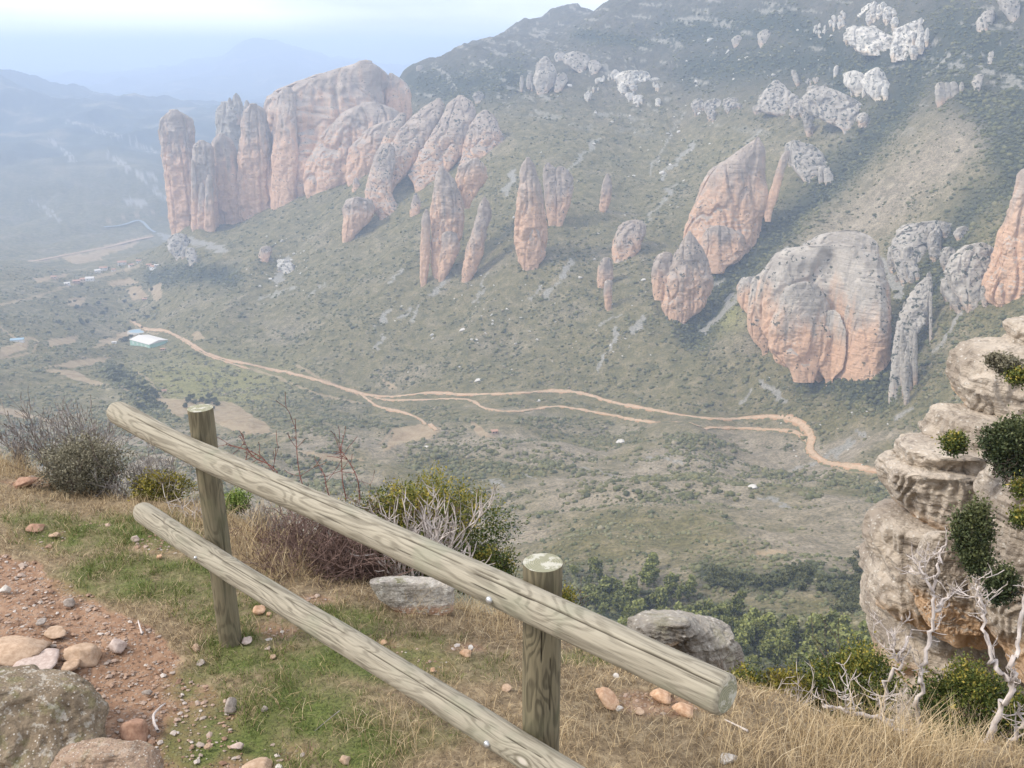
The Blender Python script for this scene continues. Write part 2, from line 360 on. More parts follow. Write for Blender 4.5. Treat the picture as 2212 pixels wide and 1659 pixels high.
c = k.mix(k.math('MULTIPLY', k.step(fine, .56, .40), .45), c, (.028, .034, .020))
c = k.mix(k.math('MULTIPLY', k.step(fine, .60, .72), .5), c, (.30, .27, .21))
rockc = k.ramp(fine, (.3, (.14, .14, .10)), (.55, (.31, .29, .25)), (.75, (.44, .41, .37)))
so_c = k.ramp(mid, (.3, (.30, .21, .12)), (.6, (.42, .32, .20)), (.8, (.34, .29, .17)))
c = k.mix(k.math('MULTIPLY', sA[0], .80), c, so_c)
c = k.mix(sB[2], c, k.ramp(k.noise(P, .004, 5, .6), (.35, (.030, .040, .030)), (.55, (.06, .07, .045)), (.68, (.22, .19, .13))))
c = k.mix(sA[2], c, rockc)
k.col(c); k.bump(k.math('ADD', k.math('MULTIPLY', fine, 1.), mid), .8, 2.5)
M_GROUND = k.m
Vt = np.stack([X2, Y2, Z2], -1).reshape(-1, 3)
za = np.stack([soil, dense, scree], -1).reshape(-1, 3); zb = np.stack([brown, lush_sunlit, far], -1).reshape(-1, 3)
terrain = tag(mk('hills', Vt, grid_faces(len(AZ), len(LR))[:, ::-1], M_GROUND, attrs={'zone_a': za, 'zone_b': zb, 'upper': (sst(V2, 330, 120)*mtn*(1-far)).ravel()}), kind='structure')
# ================================================================== DIRT TRACKS
def smooth_line(P, n=8):
    P = np.asarray(P, float); out = []
    Q = np.vstack([2*P[0]-P[1], P, 2*P[-1]-P[-2]])
    for i in range(1, len(Q)-2):
        t = np.linspace(0, 1, n, endpoint=False)[:, None]
        out.append(.5*((2*Q[i])+(-Q[i-1]+Q[i+1])*t+(2*Q[i-1]-5*Q[i]+4*Q[i+1]-Q[i+2])*t**2+(-Q[i-1]+3*Q[i]-3*Q[i+1]+Q[i+2])*t**3))
    return np.vstack(out+[P[-1:]])
k = NT('track_dirt'); P = k.pos(); e = k.attr('edge')
nn = k.noise(P, .25, 5, .65)
c = k.ramp(nn, (.3, (.30, .225, .13)), (.55, (.46, .325, .215)), (.75, (.55, .42, .30)))
c = k.mix(k.step(k.math('ADD', e, k.math('MULTIPLY', k.math('SUBTRACT', nn, .5), 1.6)), .40, .62), c, (.38, .235, .13))
c = k.mix(k.step(k.math('ADD', e, k.math('MULTIPLY', k.math('SUBTRACT', k.noise(P, .11, 5, .7), .5), 2.6)), .68, .82), c, (.125, .125, .060))
k.col(c); k.bump(nn, .6, 1.); M_TRACK = k.m
def track(name, px, width, lift=.6):
    q = smooth_line(px, 10); C = np.array([hit(u, v)[:2] for u, v in q])
    for _ in range(3): C[1:-1] = .25*C[:-2]+.5*C[1:-1]+.25*C[2:]
    d = np.gradient(C, axis=0); d /= np.linalg.norm(d, axis=1)[:, None]+1e-9; nrm = np.c_[-d[:, 1], d[:, 0]]
    offs = np.linspace(-1, 1, 9); V = []; E = []
    zc = hz(C[:, 0], C[:, 1]); 
    wv = width*(1.15+.5*gn2(np.arange(len(C))/6., 0, 3))
    for o in offs:
        p = C+nrm*(o*wv/2)[:, None]; z = .6*zc+.4*hz(p[:, 0], p[:, 1])
        z = np.maximum(z, hz(p[:, 0], p[:, 1])+lift)-(abs(o) > .9)*1.2
        V.append(np.c_[p, z]); E.append(np.full(len(C), abs(o)))
    return tag(mk(name, np.vstack(V), grid_faces(9, len(C)), M_TRACK, attrs={'edge': np.concatenate(E)}), kind='structure')
track('dirt_road', [(285,694),(315,711),(355,715),(380,725),(410,742),(450,765),(500,780),(560,792),(650,812),(720,832),(790,853),(850,857),(930,849),(1000,853),(1060,852),(1130,849),(1200,845),(1255,850),(1330,871),(1400,884),(1480,899),(1560,906),(1640,901),(1695,903),(1735,920),(1752,948),(1750,975),(1790,1001),(1860,1012),(1945,1030),(2010,1050)], 6.4)
track('dirt_path', [(800,855),(830,864),(900,865),(970,862),(1020,866),(1045,882),(1110,890),(1190,879),(1240,883),(1330,899),(1400,912),(1480,912),(1520,924),(1600,925),(1680,930),(1720,936),(1746,956)], 4.6)
track('dirt_path', [(775,848),(815,878),(865,890),(905,905),(945,930)], 5.)
track('dirt_path', [(380,727),(440,765),(500,786),(540,798)], 3.5)
# ================================================================== ROCK FORMATIONS ON THE MOUNTAIN
def rock_mat(name, grey, pale, orange, orange_amt, veg_amt, sc=1.):
    k = NT(name); P = k.obj(); geo = k.n('NewGeometry'); nz_ = k.n('SeparateXYZ', None, Vector=geo.outputs['Normal']).outputs[2]
    hf = k.attr('hf')
    a = k.noise(P, .05*sc, 6, .62); b = k.noise(P, .32*sc, 5, .65)
    st = k.noise(k.map(P, (.02*sc, .02*sc, .6*sc), (.05, .09, 0)), 1., 5, .7, .4)
    vt = k.noise(k.map(P, (.11*sc, .11*sc, .012*sc)), 1., 4, .6)
    base = k.mix(k.step(a, .38, .66), grey, pale)
    base = k.mix(k.math('MULTIPLY', k.step(st, .48, .36), .20), base, tuple(.52*x for x in grey))
    base = k.mix(k.math('MULTIPLY', k.step(b, .60, .74), .35), base, tuple(min(1, 1.3*x) for x in pale))
    om = k.math('ADD', k.math('MULTIPLY', k.math('SUBTRACT', 1., hf), .75), k.math('MULTIPLY', vt, .75))
    om = k.math('ADD', om, k.math('MULTIPLY', a, .35))
    om = k.math('ADD', om, orange_amt-1.)
    om = k.math('MULTIPLY', k.step(om, .60, 1.02), k.step(nz_, .72, .35))
    base = k.mix(k.math('MULTIPLY', om, .85), base, k.mix(k.step(b, .35, .65), orange, tuple(min(1, 1.2*x) for x in orange)))
    base = k.mix(k.math('MULTIPLY', k.step(vt, .40, .30), .35), base, tuple(.45*x for x in grey))
    vg = k.noise(P, .24*sc, 3, .6)
    dots = k.math('MULTIPLY', k.step(vg, .66-.12*veg_amt, .70-.12*veg_amt), k.step(nz_, .12, .42))
    base = k.mix(k.math('MULTIPLY', dots, .9), base, (.035, .045, .026))
    k.col(base)
    h = k.math('ADD', k.math('MULTIPLY', st, .55), k.math('ADD', k.math('MULTIPLY', b, .7), k.math('MULTIPLY', vt, .6)))
    k.bump(h, .85, 2.6/sc); return k.m
GREY, PALE, ORANGE = (.33, .272, .225), (.455, .38, .315), (.56, .35, .22)
MR = {'o': rock_mat('orange_conglomerate', GREY, PALE, ORANGE, .99, .3), 'd': rock_mat('pale_dome_conglomerate', (.35,.312,.268), (.50,.45,.385), (.57,.345,.21), .92, .75), 'm': rock_mat('mixed_conglomerate', GREY, PALE, ORANGE, .84, .7),
      'g': rock_mat('grey_conglomerate', (.335,.302,.258), (.47,.428,.37), (.50,.32,.20), .52, .9), 'w': rock_mat('pale_limestone', (.48,.45,.40), (.70,.66,.58), (.50,.36,.22), .52, .75)}
def lobe_mesh(rows, Y0, thick, lean, seed, rough=1., minhd=0., flute=1., dens=1., vref=None, strat_k=1., slant=None, block=.8):
    rows = sorted(rows); v = np.array([r[0] for r in rows], float); L = np.array([r[1] for r in rows], float); Rr = np.array([r[2] for r in rows], float)
    vb = v[-1]; pxh = vb-v[0]
    _, yb, zb_ = ray(0, vref or vb); tb = zb_/yb; zb = Y0*tb
    nlev = int(np.clip(pxh*.62*dens, 26, 190)); wmax = (Rr-L).max()
    nring = int(np.clip(wmax*2.2*.62*dens, 36, 300))
    # the foot carries on into the ground
    ext = max(10., pxh*.14)
    vv = np.r_[v, vb+ext]; LL = np.r_[L, L[-1]+.15*(Rr[-1]-L[-1])]; RR = np.r_[Rr, Rr[-1]-.15*(Rr[-1]-L[-1])]
    t = np.linspace(v[0], vb+ext, nlev)
    def interp(a):
        y = np.interp(t, vv, a); kk = max(1, nlev//26)
        yp = np.pad(y, kk, mode='edge'); return np.convolve(yp, np.ones(2*kk+1)/(2*kk+1), 'valid')
    l, r = interp(LL), interp(RR)
    b = (829.5-t)/F; tz = (-SP+b*CP)/(CP+b*SP)
    Yc = (Y0-lean*zb)/(1-lean*tz); z = Yc*tz
    d = CP+b*SP
    hd0 = np.maximum((r-l)/2/F/d*Yc*thick, minhd)*.7
    xl = (l-1106)/F/d*(Yc+hd0); xr = (r-1106)/F/d*(Yc+hd0); z = (Yc+hd0*.3)*tz
    cx = (xl+xr)/2; hw = np.maximum((xr-xl)/2*.965, 3e-4*Y0)
    capl = np.clip((t-v[0])/(max(4., .10*pxh)), 0.02, 1); cap = np.sqrt(1-(1-capl)**2)
    hd = np.maximum(hw*thick, minhd)*np.maximum(cap, .25)
    hw = hw*np.maximum(cap, .55)
    th = np.linspace(0, 2*pi, nring, endpoint=False)
    ct, s_ = np.cos(th), np.sin(th); e = .78
    ex = np.sign(ct)*np.abs(ct)**e; ey = np.sign(s_)*np.abs(s_)**e
    X = cx[:, None]+hw[:, None]*ex; Yy = Yc[:, None]+hd[:, None]*(1+ey); Z = np.repeat(z[:, None], nring, 1)
    if slant is not None: q_ = 1+slant(X)/Yy; Yy = Yy*q_; X = X*q_; Z = Z*q_
    S = np.median(hw); ox = seed*13.7
    f = 1/S
    fl = gn3(X*f*1.2+ox, Yy*f*1.2, Z*f*.22)*.42+gn3(X*f*3.4+ox, Yy*f*3.4, Z*f*.6+9)*.12
    crack = -np.clip(.13-np.abs(gn3(X*f*1.7+ox, Yy*f*1.7+4, Z*f*.16)+.12*gn3(X*f*4, Yy*f*4, Z*f*1.5)), 0, 1)*4.6
    crack = crack-np.clip(.10-np.abs(gn3(X*f*3.9+ox, Yy*f*3.9+4, Z*f*.35)), 0, 1)*2.0*sst(gn3(X*f*.8+ox, Yy*f*.8, Z*f*.5), -.2, .3)
    crack = crack-np.clip(.07-np.abs(gn3(X*f*.6+ox, Yy*f*.6+7, Z*f*2.2+X*f*.8)), 0, 1)*1.6
    blob = fbm3(X*f*.9+ox, Yy*f*.9, Z*f*.9, 4, .55)
    strat = gn3(X*f*.25+ox, Yy*f*.25, Z/S*6)*.05+gn3(X*f*.5+ox, Yy*f*.5, Z/S*15)*.03
    zz = Z/S*5.5+X*f*.35+1.4*gn3(X*f*.6+ox, Yy*f*.6, Z*f*.6)+.25*gn3(X*f*3, Yy*f*3+ox, Z*f*3); led = (zz-np.floor(zz)); led = np.where(led < .72, led/.72, (1-led)/.28)-.5
    led = led*(.35+.65*sst(gn3(X*f*.7+ox, Yy*f*.7, Z*f*1.5+3), -.3, .4))
    strat = strat_k*(strat+.075*led)
    fine = fbm3(X*f*4+ox, Yy*f*4, Z*f*2.4, 3, .6)
    rag = np.clip(rough-1.1, 0, .5)*1.1
    D = S*rough*((fl+crack)*.32*flute+blob*.17+strat*.4+fine*(.05+.30*rag)+rag*.5*fbm3(X*f*2.2+ox, Yy*f*2.2, Z*f*2.2, 3, .6))
    n1 = fbm3(X*f*1.3+ox, Yy*f*1.3, Z*f*1.0, 2)*3.2; n2 = gn3(X*f*3.1+ox, Yy*f*3.1, Z*f*2.0)*2.6
    qz = lambda n: np.floor(n)+sst(n-np.floor(n), .36, .64)
    D = D+S*block*(.085*(qz(n1)-n1*.5)+.04*(qz(n2)-n2*.5))
    D *= np.clip((np.minimum(hw, hd)/S), .15, 1.1)[:, None]
    nx_, ny_ = ex, ey*hw.mean()/max(hd.mean(), .1); nl = np.sqrt(nx_**2+ny_**2)+1e-6
    X = X+D*(nx_/nl)*.8; Yy = Yy+D*(ny_/nl); Z = Z+D*.35*(1-capl[:, None])
    V = np.stack([X, Yy, Z], -1).reshape(-1, 3)
    top = np.array([[cx[0], Yc[0]+hd[0], z[0]+.15*hw[0]]]); n = len(V)
    V = np.vstack([V, top])
    Fq = grid_faces(nlev, nring, True); j = np.arange(nring)
    Ft = np.c_[(j+1) % nring, j, np.full(nring, n)]
    hf = np.r_[np.repeat(np.clip((vb-t)/pxh, 0, 1)[:, None], nring, 1).ravel(), 1.]
    return V, Fq[:, ::-1], Ft[:, ::-1], hf
_rs = [0]
def rock(name, label, cat, lobes, base=None, mat='m', thick=.8, lean=.35, rough=1., r=None, group=None, minhd=0., flute=1., dens=1., strat_k=1., craggy=0, foot=None, block=.65):
    """a formation of one or more lobes; each lobe is a list of (row, left, right) and may start with a dict of overrides"""
    slant = None
    if foot:          # the foot of a wide face follows the ground from left to right
        FP = np.array([hit(*q) for q in foot]); slant = lambda X: np.interp(X, FP[:, 0], FP[:, 1])-hit(*base)[1]
    if craggy:
        rg = np.random.default_rng(len(label)*7+craggy); extra = []
        for lb in lobes:
            o0 = dict(lb[0]) if isinstance(lb[0], dict) else {}; rw = sorted(q for q in lb if not isinstance(q, dict)); v0, v1 = rw[0][0], rw[-1][0]
            Wm = max(q[2]-q[1] for q in rw); Hm = v1-v0
            for _ in range(craggy):
                vc = rg.uniform(v0-.05*Hm, v1-.25*Hm); l_ = np.interp(vc, [q[0] for q in rw], [q[1] for q in rw]); r_ = np.interp(vc, [q[0] for q in rw], [q[2] for q in rw])
                wd = max(4., Wm*rg.uniform(.10, .26)); ht = max(6., Hm*rg.uniform(.18, .45)); uc = rg.uniform(l_, r_); d0 = dict(o0); d0['dy'] = o0.get('dy', 0)-rg.uniform(0, 5); d0['thick'] = .8; d0['lean'] = rg.uniform(.15, .5); d0['vref'] = vc+ht
                sk = rg.normal(0, .15)*wd
                extra.append([d0, (vc-ht*.1, uc-wd*.25+sk, uc+wd*.2+sk), (vc+ht*.2, uc-wd*.5+sk*.7, uc+wd*.45+sk*.7), (vc+ht*.7, uc-wd*.55, uc+wd*.5), (vc+ht, uc-wd*.45, uc+wd*.45)])
        lobes = lobes+extra
    raw = [[q for q in lb if not isinstance(q, dict)] for lb in lobes]; lev = np.arange(-60, 1800, 3.)
    sp = []
    for rw in raw:
        rw = sorted(rw); vv = [q[0] for q in rw]; on = (lev >= vv[0]) & (lev <= vv[-1]+4); sp.append((on, np.interp(lev, vv, [q[1] for q in rw]), np.interp(lev, vv, [q[2] for q in rw])))
    comp = list(range(len(raw)))
    for i in range(len(raw)):
        for j in range(i):
            on = sp[i][0] & sp[j][0]
            if on.any() and (np.minimum(sp[i][2], sp[j][2])-np.maximum(sp[i][1], sp[j][1]))[on].max() > max(12, .3*min((sp[i][2]-sp[i][1])[sp[i][0]].max(), (sp[j][2]-sp[j][1])[sp[j][0]].max())):
                ci, cj = comp[i], comp[j]; comp = [cj if c == ci else c for c in comp]
    root = None; vref = max(q[-1][0] for q in (sorted(w_) for w_ in raw)); vref = max(vref, base[1]) if base and r is None else vref
    for cc in sorted(set(comp)):
        Vs, Q, T, H = [], [], [], []; n = 0
        for lb, c_ in zip(lobes, comp):
            if c_ != cc: continue
            o = dict(thick=thick, lean=lean, rough=rough, minhd=minhd, flute=flute, dy=0.)
            if isinstance(lb[0], dict): o.update(lb[0]); lb = lb[1:]
            lr = max(lb); bs = o.pop('base', base) or ((lr[1]+lr[2])/2, lr[0])
            dy = o.pop('dy'); rr = o.pop('r', r); vrf = o.pop('vref', None); vl = lb[-1][0] if vrf else vref
            if vrf and r is None: bs = ((lb[-1][1]+lb[-1][2])/2, lb[-1][0])
            Y0 = (hit(*bs)[1] if rr is None else rr)+dy
            _rs[0] += 1
            V, q, t, h = lobe_mesh(lb, Y0, o['thick'], o['lean'], _rs[0], o['rough'], o['minhd'], o['flute'], dens, vl, strat_k, slant, block)
            Vs.append(V); Q.append(q+n); T.append(t+n); H.append(h); n += len(V)
        V = np.vstack(Vs); loc = np.array((V[:, 0].mean(), V[:, 1].mean(), V[:, 2].min()))
        ob = mk(name if root is None else 'crag', V, [np.vstack(Q), np.vstack(T)], MR[mat], attrs={'hf': np.concatenate(H)}, loc=loc)
        if root is None: root = ob; root_loc = loc
        else: ob.parent = root; ob.location = loc-root_loc
    return tag(root, label, cat, group)
rock('rock_pillar', 'tall orange rock pillar with rounded top, standing alone at the far left end of the rock wall', 'rock pillar',
     [[(237,366,388),(241,354,400),(250,346,408),(270,341,414),(300,342,418),(350,350,423),(400,357,424),(450,362,424),(495,364,426)]], mat='o', lean=.05, thick=.8)
rock('rock_pillar', 'low dark cluster of slim pillars in the gap right of the lone rounded pillar', 'rock pillar',
     [[(303,424,446),(312,416,458),(360,412,464),(420,412,468),(490,412,472)], [{'dy':-14},(395,432,440),(430,428,446),(490,424,448)], [{'dy':-22},(378,446,456),(410,442,460),(492,440,466)], [{'dy':-5},(345,412,420),(420,412,428),(492,414,432)]], base=(445,493), mat='m', lean=.04)
rock('rock_pillar', 'slate-coloured rear tower crowned by three sharp little spires, in the far rock wall', 'rock pillar',
     [[(220,472,500),(228,467,527),(250,464,530),(300,463,532),(400,466,530),(470,470,530)], [(201,507,513),(210,502,518),(226,497,524),(260,497,530)], [(211,494,498),(226,488,502),(245,485,505)], [(216,530,535),(226,527,540),(260,524,542)]], r=2010, mat='g', lean=.03)
rock('rock_pillar', 'orange-footed tower standing in front of the three spires in the far rock wall', 'rock pillar',
     [[(289,468,488),(298,458,498),(320,454,508),(400,456,520),(450,460,530),(490,466,536)]], base=(500,485), mat='o', lean=.04)
rock('rock_pillar', 'slim tower with a blunt top just left of the great rock massif', 'rock pillar',
     [[(224,536,562),(232,526,570),(260,521,578),(320,515,586),(380,511,591),(430,511,596),(472,514,598)]], base=(555,462), mat='o', lean=.04)
rock('rock_massif', 'great orange-grey rock massif with a whaleback summit, highest of the far rock wall', 'cliff',
     [[(131,780,812),(136,755,822),(146,725,832),(160,685,838),(175,645,842),(190,600,850),(205,572,856),(225,560,868),(260,557,880),(300,559,885),(350,563,850),(400,570,760),(440,582,680),(460,584,640)],
      [{'dy':-40},(222,770,830),(245,735,868),(275,705,882),(310,680,880),(350,660,850),(390,655,770),(415,655,720)],
      [{'dy':-75},(262,820,880),(290,780,878),(320,752,860),(355,745,820),(390,745,790)], [{'dy':-10},(190,600,640),(240,590,640),(330,585,645),(440,585,640)],
      [{'dy':35},(158,838,850),(180,830,880),(210,830,890),(250,830,890)]], base=(640,430), mat='o', lean=.30, thick=.55)
rock('rock_formation', 'broad grey double-ridged rock with slanting cleft, front right of the great massif', 'cliff',
     [[(212,940,957),(228,918,962),(255,885,955),(280,862,940),(310,838,925),(340,815,905),(380,800,880),(410,795,850)],
      [{'dy':-12},(206,985,1004),(214,974,1018),(235,960,1028),(265,945,1028),(300,925,1020),(330,905,1005),(360,890,985),(385,880,960),(396,892,925)],
      [{'dy':-30},(310,820,852),(345,806,856),(380,796,850),(420,783,845),(445,795,860),(466,812,880)],
      [{'dy':-20},(238,1035,1060),(258,1022,1075),(290,1004,1084),(318,998,1096),(335,995,1070),(355,990,1022)],
      [{'dy':10},(244,860,880),(265,846,876),(295,828,860),(330,815,840)]], base=(850,440), mat='m', lean=.55, thick=.6)
rock('boulder_rock', 'round-headed orange rock knob at the lower left of the double-ridged rock', 'rock',
     [[(426,757,788),(436,744,804),(455,737,809),(480,736,801),(500,736,780),(524,738,756)]], mat='o', lean=.15, thick=.8)
rock('rock_pillar', 'small grey cone of rock in scrub below the double-ridged rock', 'rock pillar',
     [[(418,894,902),(440,887,909),(466,884,906)]], mat='m')
rock('rock_pillar', 'tiny rock stub on the slope left of the double-ridged rock', 'rock pillar',[[(384,766,772),(398,761,778),(412,760,776)]], mat='m')
rock('rock_formation', 'tall three-lobed rock tower with orange foot, middle of the slope', 'rock pillar',
     [[(361,946,958),(372,940,970),(395,936,985),(430,932,1000),(470,930,1004),(510,929,1000),(550,930,985),(585,932,975),(607,938,962)],
      [{'dy':-4},(452,916,927),(475,910,930),(520,908,930),(570,906,928),(600,906,924)],
      [{'dy':25},(342,1018,1035),(360,990,1050),(385,985,1054),(410,985,1038),(437,1000,1018)], [{'dy':-6},(500,955,985),(540,950,995),(570,945,980),(600,945,962)]], base=(945,603), mat='o', lean=.16)
rock('rock_pillar', 'thin leaning rock blade just right of the three-lobed tower', 'rock pillar',
     [[(425,1042,1050),(438,1036,1058),(465,1029,1063),(500,1019,1052),(540,1006,1047),(580,998,1034),(611,996,1016)]], mat='m', lean=.15)
rock('rock_pillar', 'upright orange rock finger with tapering tip, at the middle of the slope', 'rock pillar',
     [[(340,1134,1147),(350,1127,1154),(375,1122,1160),(410,1119,1171),(450,1115,1178),(490,1110,1184),(530,1111,1186),(560,1114,1180),(584,1130,1156)], [{'dy':-8},(495,1145,1165),(530,1140,1172),(575,1140,1165)]], mat='o', lean=.08, thick=.9)
rock('rock_pillar', 'grey buttress wall leaning behind the upright orange rock finger', 'rock pillar',
     [[(352,1176,1192),(362,1172,1200),(390,1172,1205),(440,1176,1204),(480,1184,1206),(506,1186,1200)], [(360,1198,1222),(380,1195,1238),(410,1195,1240),(440,1198,1234),(462,1198,1224),(490,1200,1214)]], base=(1200,490), mat='m', lean=.2, thick=.7)
rock('rock_pillar', 'small solitary slim rock needle in open scrub, right of the orange finger', 'rock pillar',
     [[(374,1310,1316),(388,1304,1321),(405,1299,1323),(430,1296,1321),(448,1294,1316),(459,1296,1308)]], mat='m', lean=.1)
rock('rock_outcrop', 'rounded outcrop with pitted grey top and orange foot, above the small twin pillar', 'rock outcrop',
     [[(476,1352,1392),(492,1338,1398),(515,1326,1392),(540,1321,1384),(558,1321,1372),(567,1325,1350)]], mat='m', lean=.45, thick=.7)
rock('rock_pillar', 'small stubby twin pillar low on the slope under the rounded outcrop', 'rock pillar',
     [[(556,1303,1320),(575,1292,1325),(605,1289,1324),(625,1290,1308)], [{'dy':-2},(605,1306,1324),(630,1304,1323),(665,1306,1321),(669,1308,1320)]], mat='m', lean=.12)
rock('rock_massif', 'large sharp-peaked triangular rock with orange face, right half of the slope', 'cliff',
     [[(296,1632,1642),(308,1618,1650),(325,1598,1654),(345,1570,1656),(365,1540,1657),(390,1520,1660),(420,1508,1664),(450,1498,1660),(480,1484,1652),(510,1472,1645),(540,1480,1632),(565,1500,1605),(580,1520,1580)],
      [{'dy':6},(326,1692,1712),(345,1684,1704),(375,1674,1694),(400,1668,1688),(430,1655,1680),(460,1650,1668)], [{'dy':-12},(488,1530,1570),(510,1518,1610),(540,1510,1620),(565,1515,1600),(578,1530,1570)]], base=(1560,575), mat='o', lean=.28, thick=.45)
rock('rock_pillar', 'pale cone-shaped rock tower standing in front of the sharp-peaked rock', 'rock pillar',
     [[(499,1484,1493),(515,1477,1504),(540,1464,1522),(570,1450,1534),(600,1440,1541),(630,1426,1541),(660,1424,1528),(685,1436,1500),(702,1444,1478)], [{'dy':10},(545,1425,1455),(570,1410,1455),(605,1407,1450),(636,1410,1438)]], base=(1465,698), mat='m', lean=.25, thick=.6)
rock('rock_outcrop', 'grey humped outcrop beside the wooded gully, right of the sharp peak', 'rock outcrop',
     [[(303,1704,1722),(315,1697,1762),(335,1698,1780),(355,1704,1794),(375,1718,1792),(395,1738,1772)]], craggy=5, mat='g', lean=.7, thick=.5)
rock('rock_massif', 'huge rounded rock dome with bright orange overhanging foot above the road bend', 'cliff',
     [[(530,1700,1880),(545,1685,1900),(575,1660,1915),(610,1640,1925),(650,1630,1932),(690,1630,1932),(730,1640,1930),(760,1660,1928),(790,1668,1927),(804,1690,1925),(812,1750,1920)],
      [{'dy':-10,'vref':753,'lean':.3},(585,1642,1668),(610,1622,1690),(650,1616,1695),(690,1614,1690),(720,1616,1672),(742,1628,1664),(753,1645,1660)],
      [{'dy':-9},(610,1700,1770),(660,1680,1795),(720,1662,1800),(760,1661,1795),(785,1685,1790),(800,1705,1770)],
      [{'dy':-7},(670,1780,1812),(720,1768,1830),(770,1758,1828),(800,1764,1822),(818,1782,1800)],
      [{'dy':-3},(600,1840,1900),(660,1818,1928),(740,1810,1930),(785,1815,1928),(804,1830,1910)],
      [{'dy':-8,'vref':665,'lean':.3},(598,1602,1660),(630,1590,1690),(650,1592,1690),(668,1600,1680)], [{'dy':6,'thick':.4},(500,1790,1870),(530,1740,1900),(580,1720,1905),(640,1700,1900)]], base=(1790,815), foot=[(1790,817),(1860,808),(1925,804)], mat='d', lean=.20, thick=.42, flute=.9)
rock('rock_outcrop', 'rough grey rock spur running down beside the right flank of the huge dome', 'rock outcrop',
     [[(600,1990,2020),(640,1965,2012),(690,1940,2004),(740,1930,1972),(800,1925,1966),(862,1918,1944)]], craggy=14, mat='g', lean=.8, thick=.4, rough=1.3)
rock('rock_outcrop', 'pitted grey cliff above the huge dome, streaked with bushes', 'rock outcrop',
     [[(480,1960,2075),(505,1935,2088),(535,1924,2070),(565,1926,2040),(592,1945,2010)], [(560,1930,1975),(585,1935,1990),(610,1945,1980)]], craggy=12, mat='g', lean=.85, thick=.35, rough=1.25)
rock('rock_outcrop', 'broken grey crag at the left foot of the orange cliff on the right edge', 'rock outcrop',
     [[(525,2095,2140),(555,2062,2160),(590,2042,2165),(625,2055,2165),(660,2080,2150)], [(600,2030,2070),(640,2040,2090),(668,2060,2100)]], craggy=10, mat='g', lean=.5, thick=.5, rough=1.2)
rock('rock_massif', 'tall orange cliff cut off by the right edge of the picture', 'cliff',
     [[(355,2212,2300),(390,2202,2310),(440,2188,2320),(500,2170,2330),(560,2148,2330),(610,2132,2330),(645,2124,2320),(668,2150,2300)]], base=(2180,660), mat='o', lean=.2, thick=.6)
# --- pale outcrops high on the mountain
rock('rock_outcrop', 'pale fluted crag with small side tower high on the slope below the skyline', 'rock outcrop',
     [[(122,1170,1186),(135,1162,1192),(155,1155,1204),(178,1150,1202),(203,1160,1182)], [{'dy':-5},(157,1205,1224),(175,1198,1228),(196,1196,1214)], [(163,1124,1131),(180,1122,1132),(199,1123,1128)], [(158,1140,1150),(180,1136,1150),(195,1138,1144)]], craggy=2, mat='g', lean=.3, thick=.6)
rock('rock_outcrop', 'smooth grey dome behind the fluted crag high on the slope', 'rock outcrop',
     [[(111,1228,1258),(120,1216,1270),(135,1216,1276),(150,1236,1266),(157,1250,1262)], [(112,1200,1218),(122,1196,1222),(132,1200,1216)], [(130,1272,1295),(145,1270,1300),(160,1275,1290)]], mat='g', lean=.6, thick=.5)
rock('rock_outcrop', 'ragged pale rock band to the right of the smooth grey dome', 'rock outcrop',
     [[(150,1325,1334),(160,1318,1342),(182,1316,1330)], [(153,1345,1400),(165,1330,1408),(180,1332,1410),(200,1340,1404)], [(168,1405,1425),(180,1402,1433),(196,1405,1420)], [(200,1350,1372),(218,1352,1366)], [(205,1368,1392),(225,1366,1382)], [(212,1415,1428),(230,1416,1426)]], craggy=4, mat='w', lean=.5, thick=.5, rough=1.4)
rock('rock_outcrop', 'line of broken pale blocks slanting below the ragged rock band', 'rock outcrop',
     [[(157,1302,1316),(172,1298,1318)], [(168,1286,1306),(185,1284,1302)], [(186,1270,1294),(202,1268,1288)], [(200,1262,1278),(217,1262,1272)]], craggy=4, mat='w', lean=.6, thick=.6, rough=1.5)
rock('cliff_band', 'bright white cliff with bush-filled ledges near the top right of the mountain', 'cliff',
     [[(2,1884,1912),(14,1866,1936),(34,1852,1944),(58,1846,1936),(72,1850,1900)], [(24,1802,1828),(40,1790,1834),(60,1790,1828)], [{'dy':-8},(58,1835,1890),(78,1828,1930),(95,1836,1955),(110,1850,1975)], [{'dy':-10},(42,1980,2000),(62,1935,2004),(85,1925,2005),(105,1925,1990),(120,1930,1966)], [(48,1762,1780),(66,1756,1792),(72,1758,1790)]], craggy=9, mat='w', lean=.8, thick=.35, rough=1.5)
rock('rock_outcrop', 'dome-shaped pitted rock below the white cliff', 'rock outcrop',
     [[(146,1886,1902),(160,1868,1914),(180,1860,1921),(200,1870,1921),(217,1888,1908)], [(153,1830,1856),(170,1822,1880),(188,1828,1890),(200,1842,1890)]], craggy=7, mat='w', lean=.55, thick=.5, rough=1.2)
rock('rock_outcrop', 'long pitted grey ridge rock across the wooded gully head', 'rock outcrop',
     [[(176,1668,1688),(195,1652,1705),(215,1640,1735),(240,1632,1745),(252,1680,1745)], [{'dy':-8},(188,1756,1795),(202,1740,1825),(222,1726,1862),(242,1740,1880),(262,1775,1868),(278,1818,1842)], [(152,1712,1722),(170,1705,1740),(190,1704,1745)], [(165,1745,1765),(180,1740,1770)]], craggy=9, mat='g', lean=.8, thick=.35, rough=1.3)
rock('rock_outcrop', 'crumbled grey rock band left of the long pitted ridge', 'rock outcrop',
     [[(213,1498,1520),(228,1494,1535),(245,1505,1528)], [(214,1530,1560),(230,1520,1565),(255,1528,1552)], [(212,1565,1600),(225,1560,1606),(240,1568,1598)]], craggy=6, mat='g', lean=.7, thick=.5, rough=1.6)
